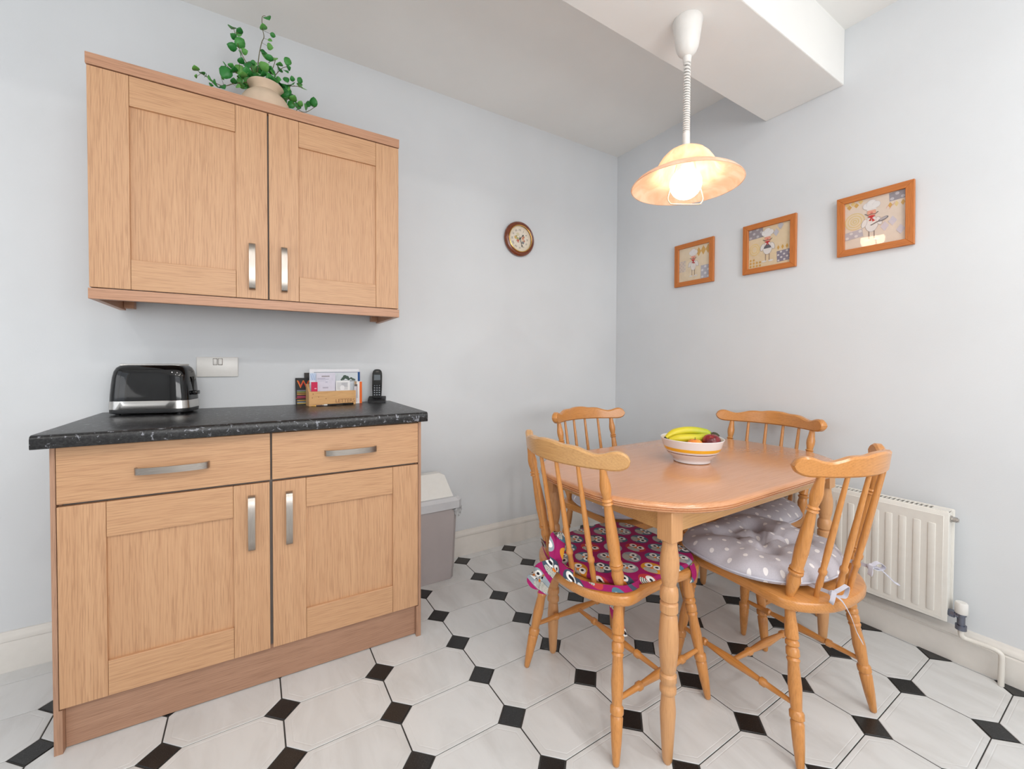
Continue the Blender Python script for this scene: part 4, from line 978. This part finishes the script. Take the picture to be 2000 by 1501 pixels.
# pens
def pen(name, label, a0, o0, a1, o1, mats, r):
    p0, p1 = WL(a0, o0, ZW + r + 0.0003), WL(a1, o1, ZW + r + 0.0003); L = (p1 - p0).length; d = p1 - p0; rz = math.atan2(d.y, d.x)
    o = thing(name, label, 'pen', (p0.x, p0.y, p0.z), rz)
    for nm, t0, t1, r0, r1, m_ in mats:
        bm = bmesh.new(); lathe(bm, (t0 * L, 0, 0), (1, 0, 0), [(0, r0), ((t1 - t0) * L, r1)], 12); link(nm, bm, m_, o, smooth=True)
    return o
pen('black_pen', 'black ballpoint pen with a white ring, lying in front of the rack', 1.030, 0.150, 1.166, 0.134, [('nib', 0, 0.06, 0.0008, 0.0022, MT['steel']), ('white_ring', 0.06, 0.16, 0.0034, 0.0034, MT['white_plastic']), ('barrel', 0.16, 0.66, 0.0034, 0.0040, MT['black_matt']), ('cap', 0.66, 1.0, 0.0048, 0.0044, MT['black_gloss'])], 0.005)
pen('brown_pencil', 'thin brown pencil with a golden tip, lying beside the black pen', 0.986, 0.153, 1.090, 0.1408, [('tip', 0, 0.18, 0.0008, 0.003, MT['brass']), ('shaft', 0.18, 1.0, 0.0031, 0.0031, ink((74, 60, 66)))], 0.0032)

# ================================================================== CORDLESS PHONE
ph = thing('cordless_phone', 'black cordless phone standing in its cradle at the worktop corner', 'phone', WL(1.292, 0.062, ZW), TH - math.radians(18))
bm = bmesh.new(); prism(bm, [(-0.036, 0.0005), (0.038, 0.0005), (0.038, 0.022), (0.030, 0.029), (-0.006, 0.021), (-0.032, 0.013), (-0.036, 0.009)], lambda u, v, t: Vector((t, u, v)), -0.041, 0.041)
bmesh.ops.bevel(bm, geom=[e for e in bm.edges], offset=0.002, segments=2, affect='EDGES'); link('cradle', bm, MT['black_matt'], ph, smooth=True)
hs = bmesh.new()
prof = [(-0.0205, 0), (0.0205, 0), (0.0230, 0.05), (0.0235, 0.11), (0.0225, 0.132), (0.017, 0.143), (0.008, 0.147), (-0.008, 0.147), (-0.017, 0.143), (-0.0225, 0.132), (-0.0235, 0.11), (-0.0230, 0.05)]
prism(hs, prof, lambda u, v, t: Vector((u, t, v)), -0.011, 0.011); bmesh.ops.bevel(hs, geom=[e for e in hs.edges], offset=0.003, segments=2, affect='EDGES')
h_ = link('handset', hs, MT['black_gloss'], ph, smooth=True); h_.location = (0, 0.000, 0.0185); h_.rotation_euler = (math.radians(-11), 0, 0)
link('display', B(-0.0155, 0.0155, -0.0122, -0.0105, 0.090, 0.118, 0.0005), MT['screen'], h_)
for r_ in range(5):
    for c_ in range(3): link('key', B(-0.0145 + c_ * 0.0115, -0.0085 + c_ * 0.0115, -0.0125, -0.0105, 0.014 + r_ * 0.0115, 0.0195 + r_ * 0.0115, 0.0006), MT['key' if (r_ < 4) else 'screen'], h_)
link('earpiece', B(-0.007, 0.007, -0.0118, -0.0105, 0.132, 0.135, 0.0003), MT['gap'], h_)

# ================================================================== WASTE BIN
bn = thing('waste_bin', 'grey plastic swing-lid waste bin between the oak base cupboard and the wall corner', 'bin', WL(1.521, 0.128, 0), TH)
def brick(name, rows, mat, ch=0.014):
    bm = bmesh.new(); rings = []
    for hx, hy, z in rows:
        pts = [(hx - ch, -hy), (hx, -hy + ch), (hx, hy - ch), (hx - ch, hy), (-hx + ch, hy), (-hx, hy - ch), (-hx, -hy + ch), (-hx + ch, -hy)]
        rings.append([bm.verts.new((x, y, z)) for x, y in pts])
    for a, b in zip(rings, rings[1:]):
        for k in range(8): bm.faces.new((a[k], a[(k + 1) % 8], b[(k + 1) % 8], b[k]))
    bm.faces.new(rings[0]); bm.faces.new(rings[-1]); return link(name, bm, MT[mat], bn)
brick('bucket', [(0.122, 0.092, 0.0005), (0.124, 0.094, 0.049), (0.1255, 0.0955, 0.050), (0.137, 0.103, 0.362)], 'bin_body', 0.02)
brick('rim', [(0.147, 0.105, 0.3625), (0.160, 0.112, 0.366), (0.160, 0.112, 0.404), (0.145, 0.098, 0.420), (0.127, 0.085, 0.4205)], 'bin_rim', 0.02)
bm = bmesh.new(); rings = []
for hx, hy, z in ((0.119, 0.084, 0.4208), (0.092, 0.030, 0.520), (0.066, 0.022, 0.532), (0.060, 0.015, 0.533)):
    rings.append([bm.verts.new(q) for q in ((-hx, -hy, z), (hx, -hy, z), (hx, hy, z), (-hx, hy, z))])
for a, b in zip(rings, rings[1:]):
    for k in range(4): bm.faces.new((a[k], a[(k + 1) % 4], b[(k + 1) % 4], b[k]))
bm.faces.new(rings[0]); bm.faces.new(rings[-1]); link('swing_lid', bm, MT['bin_lid'], bn)
bm = bmesh.new(); rows = []
for i in range(5):
    row = []
    for k in range(9):
        t = k / 8; x = 0.107 + 0.065 * t; y = -0.098 + 0.01 * t + 0.05 * max(0, t - 0.5)
        row.append(bm.verts.new((x + 0.004 * math.sin(i * 2.1 + k), y - 0.010 - 0.004 * math.sin(i * 1.7 + k * 2.3), 0.362 - (0.046 * math.sin(PI * min(1, t * 1.1) * 0.8)) * i / 4)))
    rows.append(row)
for a, b in zip(rows, rows[1:]):
    for k in range(8): bm.faces.new((a[k], a[k + 1], b[k + 1], b[k]))
bmesh.ops.solidify(bm, geom=bm.faces[:], thickness=0.001); link('bin_liner', bm, MT['liner'], bn, smooth=True)

# ================================================================== RADIATOR (right wall)
rd = thing('radiator', 'white panel radiator with top grille and corner valve on the right wall', 'radiator', (2.375, 0, 0))
RY0, RY1, RZ0, RZ1 = -1.062, -0.066, 0.167, 0.571
bm = bmesh.new(); box(bm, 0.0, 0.008, RY0, RY1, RZ0, RZ1, 0.004, 2)
box(bm, -0.0012, 0.002, RY0 + 0.014, RY1 - 0.014, RZ0 + 0.012, RZ1 - 0.016, 0.001, 1)
k = 0
while True:
    y = -1.017 + k * 0.0411
    if y > RY1 - 0.03: break
    box(bm, -0.0040, 0.002, y - 0.011, y + 0.011, 0.193, 0.520, 0.0032, 2); k += 1
link('front_panel', bm, MT['radiator'], rd, smooth=True)
bm = bmesh.new(); box(bm, 0.050, 0.058, RY0 - 0.004, RY1 + 0.004, RZ0 + 0.028, RZ1 + 0.002, 0.004, 2); link('back_panel', bm, MT['radiator'], rd, smooth=True)
for y in (RY0 + 0.003, RY1 - 0.0045): link('side_cover', B(0.0085, 0.0495, y, y + 0.0015, RZ0 + 0.012, RZ1 - 0.006), MT['radiator'], rd)
bm = bmesh.new(); box(bm, 0.008, 0.0105, RY0 + 0.006, RY1 - 0.006, RZ1 - 0.005, RZ1 + 0.001, 0.001); box(bm, 0.0470, 0.0498, RY0 + 0.006, RY1 - 0.006, RZ1 - 0.005, RZ1 + 0.001, 0.001)
y = RY0 + 0.045
while y < RY1 - 0.04: box(bm, 0.0104, 0.0471, y, y + 0.005, RZ1 - 0.003, RZ1 + 0.0006); y += 0.0135
for y0, y1 in ((RY0 + 0.006, RY0 + 0.045), (RY1 - 0.045, RY1 - 0.006)): box(bm, 0.0104, 0.0471, y0, y1, RZ1 - 0.005, RZ1 + 0.0006)
link('top_grille', bm, MT['radiator'], rd)
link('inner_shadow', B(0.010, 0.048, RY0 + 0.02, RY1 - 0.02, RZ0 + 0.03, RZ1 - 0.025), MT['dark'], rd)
bm = bmesh.new(); lathe(bm, (0.030, RY0 + 0.004, 0.541), (0.030, -9, 0.541), [(0, 0.013), (0.006, 0.013), (0.0065, 0.010), (0.019, 0.010), (0.0195, 0.007), (0.023, 0.007)], 8); link('bleed_plug', bm, MT['steel'], rd)
bm = bmesh.new(); lathe(bm, (0.030, RY0 + 0.004, 0.196), (0.030, -9, 0.196), [(0, 0.012), (0.004, 0.0125), (0.005, 0.0145), (0.018, 0.0145), (0.019, 0.010), (0.040, 0.010)], 8); link('union_nut', bm, MT['valve'], rd)
bm = bmesh.new(); lathe(bm, (0.030, -1.092, 0.147), (0.030, -1.092, 9), [(0, 0.009), (0.001, 0.0155), (0.018, 0.0155), (0.019, 0.011), (0.052, 0.011), (0.053, 0.014), (0.060, 0.014)], 14); link('valve_body', bm, MT['valve'], rd, smooth=True)
bm = bmesh.new(); lathe(bm, (0.030, -1.092, 0.2072), (0.030, -1.092, 9), [(0, 0.0165), (0.002, 0.0180), (0.036, 0.0175), (0.040, 0.0150), (0.0405, 0.006)], 20); link('valve_cap', bm, MT['white_plastic'], rd, smooth=True)
bm = bmesh.new(); tube(bm, smooth_pts([(0.030, -1.092, 0.1468), (0.030, -1.093, 0.128), (0.036, -1.098, 0.1195), (0.040, -1.112, 0.1170), (0.042, -1.150, 0.1175), (0.042, -1.172, 0.1170), (0.042, -1.184, 0.111), (0.042, -1.188, 0.098), (0.042, -1.188, 0.05), (0.042, -1.188, 0.001)], 5), 0.0082, 12); link('supply_pipe', bm, MT['paint_pipe'], rd, smooth=True)
for y in (-0.9, -0.25): link('bracket', B(0.0585, 0.0898, y - 0.012, y + 0.012, 0.22, 0.5), MT['radiator'], rd)

# ================================================================== PICTURES
def picture(label, y_left, zc, w_, h_, draw, lean=0.004):
    pc = thing('framed_picture', label, 'picture', (XR - 0.0004, y_left - w_ / 2, zc), -PI / 2, 'three framed chef prints on the right wall')
    b = 0.027; hx, hz = w_ / 2, h_ / 2
    pc.rotation_euler = (lean, 0, -PI / 2); pc.location.x -= hz * math.sin(lean)
    def mitre(pts, mat):
        bm = bmesh.new(); prism(bm, pts, lambda u, v, t: Vector((u, t, v)), -0.016, -0.001); bmesh.ops.bevel(bm, geom=bm.edges[:], offset=0.0012, segments=1, affect='EDGES'); link('frame_bar', bm, MT[mat], pc)
    mitre([(-hx, hz), (hx, hz), (hx - b, hz - b), (-hx + b, hz - b)], 'frame_x'); mitre([(-hx, -hz), (hx, -hz), (hx - b, -hz + b), (-hx + b, -hz + b)], 'frame_x')
    mitre([(-hx, hz), (-hx, -hz), (-hx + b, -hz + b), (-hx + b, hz - b)], 'frame_z'); mitre([(hx, hz), (hx, -hz), (hx - b, -hz + b), (hx - b, hz - b)], 'frame_z')
    link('backing', B(-hx + 0.012, hx - 0.012, -0.0052, -0.0012, -hz + 0.012, hz - 0.012), MT['dark'], pc)
    p = Print(-0.0053); draw(p, hx - b + 0.002, hz - b + 0.002); p.done('print', pc)
    link('glass', B(-hx + b - 0.003, hx - b + 0.003, -0.0098, -0.0088, -hz + b - 0.003, hz - b + 0.003), MT['pane'], pc)
OCH, GRY, LGR, CRM = (214, 166, 84), (150, 142, 148), (196, 192, 200), (226, 208, 184)
def dia(p, x, z, rx, rz_, c): p.poly([(x - rx, z), (x, z - rz_), (x + rx, z), (x, z + rz_)], c)
def checks(p, x0, z0, nx, nz, s, c1, c2, rot=0.0):
    cr, sr = math.cos(rot), math.sin(rot); T = lambda u, v: (x0 + u * cr - v * sr, z0 + u * sr + v * cr)
    p.poly([T(0, 0), T(nx * s, 0), T(nx * s, nz * s), T(0, nz * s)], c1)
    for i in range(nx):
        for j in range(nz):
            if (i + j) % 2 == 0: p.disc(*T((i + .5) * s, (j + .5) * s), s * 0.40, s * 0.36, c2, n=8)
def chef(p, x, z, k, pan=False, dish=False, scale_belly=1.0):
    """a plump cook: hat, face with moustache, red scarf, white jacket, thin legs"""
    W_, ln = (230, 224, 220), (168, 160, 162)
    P = lambda u, v: (x + u * k, z + v * k)
    for s in (-1, 1):
        p.line([P(0.07 * s, -0.30), P(0.07 * s, -0.62)], 0.024 * k, (140, 122, 116)); p.disc(*P(0.13 * s, -0.64), 0.10 * k, 0.035 * k, (226, 222, 220), n=12)
    p.disc(*P(0, -0.12), 0.180 * k * scale_belly, 0.26 * k, ln); p.disc(*P(0, -0.12), 0.171 * k * scale_belly, 0.251 * k, W_)
    for s in (-1, 1):
        p.disc(*P(0.20 * s, -0.06), 0.075 * k, 0.15 * k, ln, 0.35 * s); p.disc(*P(0.197 * s, -0.06), 0.064 * k, 0.139 * k, W_, 0.35 * s)
    p.disc(*P(0, 0.26), 0.12 * k, 0.14 * k, (232, 164, 138)); p.disc(*P(0.0, 0.25), 0.04 * k, 0.035 * k, (222, 120, 104), n=10)
    p.rect(x - 0.13 * k, x + 0.13 * k, z + 0.34 * k, z + 0.46 * k, W_)
    for u, v, r in ((-0.13, 0.50, 0.10), (0.0, 0.55, 0.13), (0.13, 0.50, 0.10)): p.disc(*P(u, v), r * k * 1.06, r * k * 1.06, LGR); p.disc(*P(u, v), r * k, r * k, (232, 228, 226))
    p.rect(x - 0.12 * k, x + 0.12 * k, z + 0.40 * k, z + 0.50 * k, (232, 228, 226))
    p.line([P(-0.18, 0.25), P(-0.10, 0.19), P(0.0, 0.215), P(0.10, 0.19), P(0.18, 0.25)], 0.020 * k, (80, 68, 66))
    p.poly([P(-0.11, 0.14), P(0.0, 0.06), P(0.11, 0.14), P(0.0, 0.17)], (196, 40, 44)); p.poly([P(0.0, 0.10), P(0.10, -0.03), P(0.02, -0.05)], (196, 40, 44)); p.poly([P(0.0, 0.10), P(-0.08, 0.0), P(-0.01, -0.02)], (180, 30, 38))
    if pan: p.line([P(-0.02, -0.16), P(0.20, -0.07)], 0.03 * k, (90, 84, 88)); p.disc(*P(0.31, -0.03), 0.14 * k, 0.055 * k, (110, 106, 112), 0.35); p.disc(*P(0.31, -0.02), 0.11 * k, 0.035 * k, (176, 172, 176), 0.35)
    if dish: p.poly([P(-0.14, -0.13)] + [P(0.14 * math.cos(a), -0.13 + 0.15 * math.sin(a)) for a in [PI - PI * i / 8 for i in range(9)]][1:], (104, 100, 106))
def d3(p, hx, hz):
    p.rect(-hx, hx, -hz, hz, (226, 208, 192)); checks(p, 0.050, 0.064, 3, 2, 0.017, GRY, (196, 190, 196), 0.05)
    for x in (0.052, 0.072, 0.092): dia(p, x, 0.050, 0.007, 0.012, OCH if x != 0.072 else (226, 200, 140))
    for x, z in ((-0.085, 0.080), (-0.072, 0.092), (-0.060, 0.082), (-0.092, 0.094), (-0.045, 0.094)): dia(p, x, z, 0.009, 0.011, OCH if x < -0.05 and z < 0.09 else (228, 196, 128))
    for r in (0.036, 0.026, 0.016, 0.008): p.disc(-0.066, 0.015, r, r, (222, 196, 140)); p.disc(-0.066, 0.015, r - 0.004, r - 0.004, (226, 206, 180))
    checks(p, -0.100, -0.060, 4, 2, 0.016, (190, 180, 186), (220, 212, 210), 0.1)
    for x, z in ((0.060, -0.015), (0.085, -0.055), (0.035, -0.030)): dia(p, x, z, 0.014, 0.020, (208, 198, 206))
    chef(p, -0.008, 0.005, 0.125, pan=True)
    for x, z in ((0.040, 0.040), (0.050, 0.034), (0.060, 0.046)): p.line([(x, z), (x + 0.008, z + 0.012)], 0.0015, (216, 150, 140))
def d2(p, hx, hz):
    p.rect(-hx, hx, -hz, hz, (228, 206, 172)); checks(p, -0.100, 0.050, 4, 3, 0.018, GRY, (190, 184, 188), 0.04); checks(p, 0.040, -0.090, 5, 4, 0.0135, (138, 132, 148), (214, 208, 208), 0.05)
    for x in (0.045, 0.065, 0.085): dia(p, x, -0.018, 0.006, 0.012, OCH)
    for i in range(4):
        for j in range(2 + (i < 2)): dia(p, -0.090 + i * 0.016, -0.090 + j * 0.016, 0.006, 0.007, OCH)
    for r in (0.026, 0.017): p.disc(-0.070, -0.005, r, r * 1.2, (232, 202, 140)); p.disc(-0.070, -0.005, r - 0.005, r * 1.2 - 0.005, (228, 206, 172))
    for x, z in ((0.035, 0.060), (0.055, 0.090)): dia(p, x, z, 0.014, 0.020, LGR)
    chef(p, -0.006, 0.006, 0.125, dish=True)
def d1(p, hx, hz):
    p.rect(-hx, hx, -hz, hz, (230, 212, 184))
    for x, z, r in ((0.030, 0.062, 0.016), (0.060, 0.066, 0.016), (0.090, 0.068, 0.016)): dia(p, x, z, r, r * 1.7, OCH)
    checks(p, -0.100, -0.040, 4, 6, 0.011, (220, 206, 192), (198, 188, 186), 0.0)
    checks(p, 0.045, -0.098, 3, 4, 0.019, (176, 174, 184), (216, 214, 218), 0.0); chef(p, -0.004, 0.004, 0.120, scale_belly=0.85)
picture('chef picture nearest the pendant lamp, leftmost of three, small cook facing front', 0.1700, 1.704, 0.256, 0.254, d1)
picture('middle of the three chef pictures, cook holding a domed dish', -0.2525, 1.707, 0.256, 0.256, d2)
picture('rightmost of the three chef pictures, cook with a frying pan, lamp mirrored in its glass', -0.6755, 1.711, 0.256, 0.254, d3, 0.044)

# ================================================================== POTTED PLANT ON THE CUPBOARD
LEAVES = [(0.591, 0.219, 2.207, 0.0195),(0.593, 0.232, 2.171, 0.0117),(0.612, 0.225, 2.192, 0.0156),(0.624, 0.234, 2.182, 0.0156),(0.636, 0.235, 2.173, 0.0195),(0.65, 0.212, 2.175, 0.0234),(0.637, 0.21, 2.166, 0.013),(0.664, 0.244, 2.147, 0.0156),(0.677, 0.22, 2.166, 0.0195),(0.705, 0.189, 2.424, 0.0247),(0.731, 0.221, 2.403, 0.0195),(0.729, 0.199, 2.404, 0.0182),(0.71, 0.214, 2.377, 0.0195),(0.731, 0.199, 2.37, 0.0286),(0.705, 0.206, 2.34, 0.0234),(0.732, 0.158, 2.353, 0.0234),(0.747, 0.206, 2.337, 0.0195),(0.735, 0.244, 2.274, 0.0208),(0.758, 0.203, 2.291, 0.0247),(0.826, 0.21, 2.498, 0.026),(0.81, 0.207, 2.459, 0.0221),(0.845, 0.182, 2.457, 0.0156),(0.834, 0.211, 2.412, 0.013),(0.834, 0.204, 2.391, 0.0208),(0.81, 0.192, 2.368, 0.0156),(0.681, 0.18, 2.276, 0.0182),(0.703, 0.215, 2.26, 0.0182),(0.684, 0.199, 2.234, 0.0338),(0.71, 0.209, 2.25, 0.0234),(0.675, 0.246, 2.185, 0.0117),(0.71, 0.209, 2.207, 0.0182),(0.726, 0.251, 2.168, 0.0156),(0.737, 0.187, 2.208, 0.0156),(0.749, 0.236, 2.176, 0.013),(0.775, 0.193, 2.312, 0.0156),(0.738, 0.252, 2.218, 0.0286),(0.733, 0.245, 2.201, 0.0286),(0.752, 0.152, 2.291, 0.026),(0.759, 0.156, 2.273, 0.026),(0.78, 0.166, 2.301, 0.0286),(0.785, 0.256, 2.264, 0.0234),(0.8, 0.192, 2.293, 0.026),(0.814, 0.215, 2.296, 0.0338),(0.818, 0.176, 2.364, 0.0234),(0.832, 0.201, 2.349, 0.0208),(0.851, 0.186, 2.36, 0.0208),(0.838, 0.182, 2.345, 0.0208),(0.835, 0.21, 2.295, 0.026),(0.845, 0.21, 2.284, 0.0234),(0.807, 0.249, 2.245, 0.0234),(0.829, 0.222, 2.254, 0.026),(0.841, 0.251, 2.236, 0.0234),(0.861, 0.243, 2.242, 0.026),(0.865, 0.259, 2.3, 0.0221),(0.866, 0.221, 2.303, 0.0234),(0.898, 0.186, 2.368, 0.0234),(0.901, 0.215, 2.325, 0.0182),(0.891, 0.22, 2.302, 0.0156),(0.913, 0.217, 2.283, 0.0169),(0.942, 0.203, 2.295, 0.0182),(0.909, 0.209, 2.258, 0.0312),(0.892, 0.188, 2.288, 0.0182),(0.869, 0.24, 2.232, 0.0286),(0.883, 0.203, 2.24, 0.0286),(0.897, 0.191, 2.24, 0.0234),(0.943, 0.182, 2.288, 0.0182),(0.953, 0.215, 2.258, 0.0247),(0.89, 0.221, 2.192, 0.0234),(0.897, 0.183, 2.23, 0.0182),(0.916, 0.213, 2.206, 0.026),(0.91, 0.196, 2.185, 0.0234),(0.936, 0.185, 2.196, 0.0234),(0.934, 0.191, 2.177, 0.0182),(0.944, 0.211, 2.194, 0.0182),(0.962, 0.216, 2.183, 0.0208),(0.976, 0.181, 2.217, 0.0208),(0.996, 0.205, 2.22, 0.026),(0.887, 0.181, 2.2, 0.0156)]
STEMS = [[(0.76, 0.2, 2.226), (0.71, 0.2, 2.202), (0.689, 0.2, 2.187), (0.67, 0.2, 2.18), (0.65, 0.2, 2.184), (0.632, 0.2, 2.194), (0.616, 0.2, 2.2), (0.594, 0.2, 2.211)], [(0.775, 0.2, 2.253), (0.768, 0.2, 2.285), (0.751, 0.2, 2.301), (0.737, 0.2, 2.327), (0.722, 0.2, 2.366), (0.713, 0.2, 2.407), (0.711, 0.2, 2.417)], [(0.792, 0.2, 2.251), (0.791, 0.2, 2.294), (0.796, 0.2, 2.347), (0.805, 0.2, 2.399), (0.813, 0.2, 2.425), (0.808, 0.2, 2.457), (0.807, 0.2, 2.5), (0.818, 0.2, 2.511)], [(0.755, 0.2, 2.23), (0.727, 0.2, 2.247), (0.701, 0.2, 2.252), (0.689, 0.2, 2.262)], [(0.83, 0.2, 2.264), (0.848, 0.2, 2.326), (0.853, 0.2, 2.348)], [(0.842, 0.2, 2.266), (0.873, 0.2, 2.318), (0.897, 0.2, 2.337)], [(0.847, 0.2, 2.256), (0.899, 0.2, 2.259), (0.934, 0.2, 2.268), (0.953, 0.2, 2.266)], [(0.855, 0.2, 2.244), (0.886, 0.2, 2.217), (0.912, 0.2, 2.196), (0.939, 0.2, 2.171), (0.966, 0.2, 2.171), (1.0, 0.2, 2.203)]]
pp = thing('potted_plant', 'trailing green leafy plant in a sand coloured pot on the wall cupboard', 'plant', WL(0.818, 0.20, 2.0805), TH)
bm = bmesh.new(); lathe(bm, (0, 0, 0), (0, 0, 1), [(0.0, 0.058), (0.003, 0.062), (0.03, 0.080), (0.055, 0.088), (0.075, 0.086), (0.095, 0.074), (0.108, 0.060), (0.115, 0.051), (0.124, 0.049), (0.133, 0.055), (0.140, 0.064), (0.1435, 0.0655), (0.1455, 0.0640), (0.141, 0.058), (0.130, 0.047), (0.120, 0.042), (0.1205, 0.001)], 48)
link('pot', bm, MT['pot'], pp, smooth=True)
bm = bmesh.new(); lathe(bm, (0, 0, 0.1208), (0, 0, 1), [(0, 0.0415), (0.006, 0.041), (0.010, 0.02), (0.011, 0.001)], 20); link('filling', bm, MT['soil'], pp, smooth=True)
def loc_(a, o, z): return Vector((a - 0.818, -(o - 0.20), z - 2.0805))
stem_objs = []; stem_pts = []
for s in STEMS:
    P_ = [loc_(*q) for q in s]; P_ = [Vector((0, 0, 0.125))] + ([Vector((P_[0].x * 0.5, -0.01, 0.160))] if abs(P_[0].x) > 0.02 else []) + P_
    P_ = smooth_pts(P_, 5); bm = bmesh.new(); tube(bm, P_, [0.0019 - 0.0009 * i / len(P_) for i in range(len(P_))], 6); stem_objs.append(link('stem', bm, MT['stem'], pp, smooth=True)); stem_pts.append(P_)
def leaf_mesh():
    bm = bmesh.new(); half = [(0.0, 0.0), (0.12, 0.26), (0.34, 0.42), (0.60, 0.42), (0.84, 0.25), (1.0, 0.0)]
    mid = [bm.verts.new((t, 0, 0.10 * math.sin(PI * t) - 0.06 * t)) for t, w_ in half]
    for s in (-1, 1):
        ed = [bm.verts.new((t, w_ * s, 0.10 * math.sin(PI * t) - 0.06 * t + 0.16 * w_)) for t, w_ in half[1:-1]]
        row = [mid[0]] + ed + [mid[-1]]
        bm.faces.new((mid[0], row[1], mid[1]))
        for k in range(1, 4): bm.faces.new((mid[k], row[k], row[k + 1], mid[k + 1]))
        bm.faces.new((mid[4], row[4], mid[5]))
    bmesh.ops.recalc_face_normals(bm, faces=bm.faces[:])
    g = bm.faces[:] + bm.edges[:] + bm.verts[:]
    bmesh.ops.solidify(bm, geom=bm.faces[:], thickness=0.02); 
    me = bpy.data.meshes.new('leaf'); bm.to_mesh(me); bm.free(); me.materials.append(MT['leaf']); me.shade_smooth(); return me
LM = leaf_mesh(); rnd = random.Random(11)
petals = [bmesh.new() for _ in STEMS]
def add_leaf(c, size):
    best = min(((q - c).length, si, q) for si, P_ in enumerate(stem_pts) for q in [min(P_, key=lambda v: (v - c).length)])
    dist, si, q = best
    d = (c - q); d = d.normalized() if d.length > 0.004 else Vector((rnd.uniform(-1, 1), -0.6, rnd.uniform(-0.2, 1))).normalized()
    d = (d + Vector((rnd.uniform(-.35, .35), rnd.uniform(-.5, .1), rnd.uniform(-.35, .35)))).normalized()
    nrm = Vector((rnd.uniform(-.6, .6), -1.0, rnd.uniform(-0.9, 0.3)))
    nrm = (nrm - d * nrm.dot(d)).normalized(); y = nrm.cross(d)
    L = size * 1.4 * rnd.uniform(0.95, 1.12)
    Mx = Matrix((d, y, nrm)).transposed().to_4x4(); Mx.translation = c - d * L * 0.5
    o = bpy.data.objects.new('leaf', LM); COL.objects.link(o); o.parent = stem_objs[si]; o.matrix_local = Mx @ Matrix.Scale(L, 4)
    base = c - d * L * 0.5
    if (base - q).length > 0.003: tube(petals[si], [q, base], 0.0006, 5)
for a, o_, z, s in LEAVES: add_leaf(loc_(a, o_, z), s)
for i in range(48):
    th, r = rnd.uniform(-0.35, PI + 0.35), rnd.uniform(0.02, 0.095)
    add_leaf(Vector((r * math.cos(th), r * math.sin(th) * 0.9, rnd.uniform(0.135, 0.185))), rnd.uniform(0.022, 0.032))
for si, bm in enumerate(petals): link('leaf_stalks', bm, MT['stem'], stem_objs[si], smooth=True)['kind'] = 'stuff'
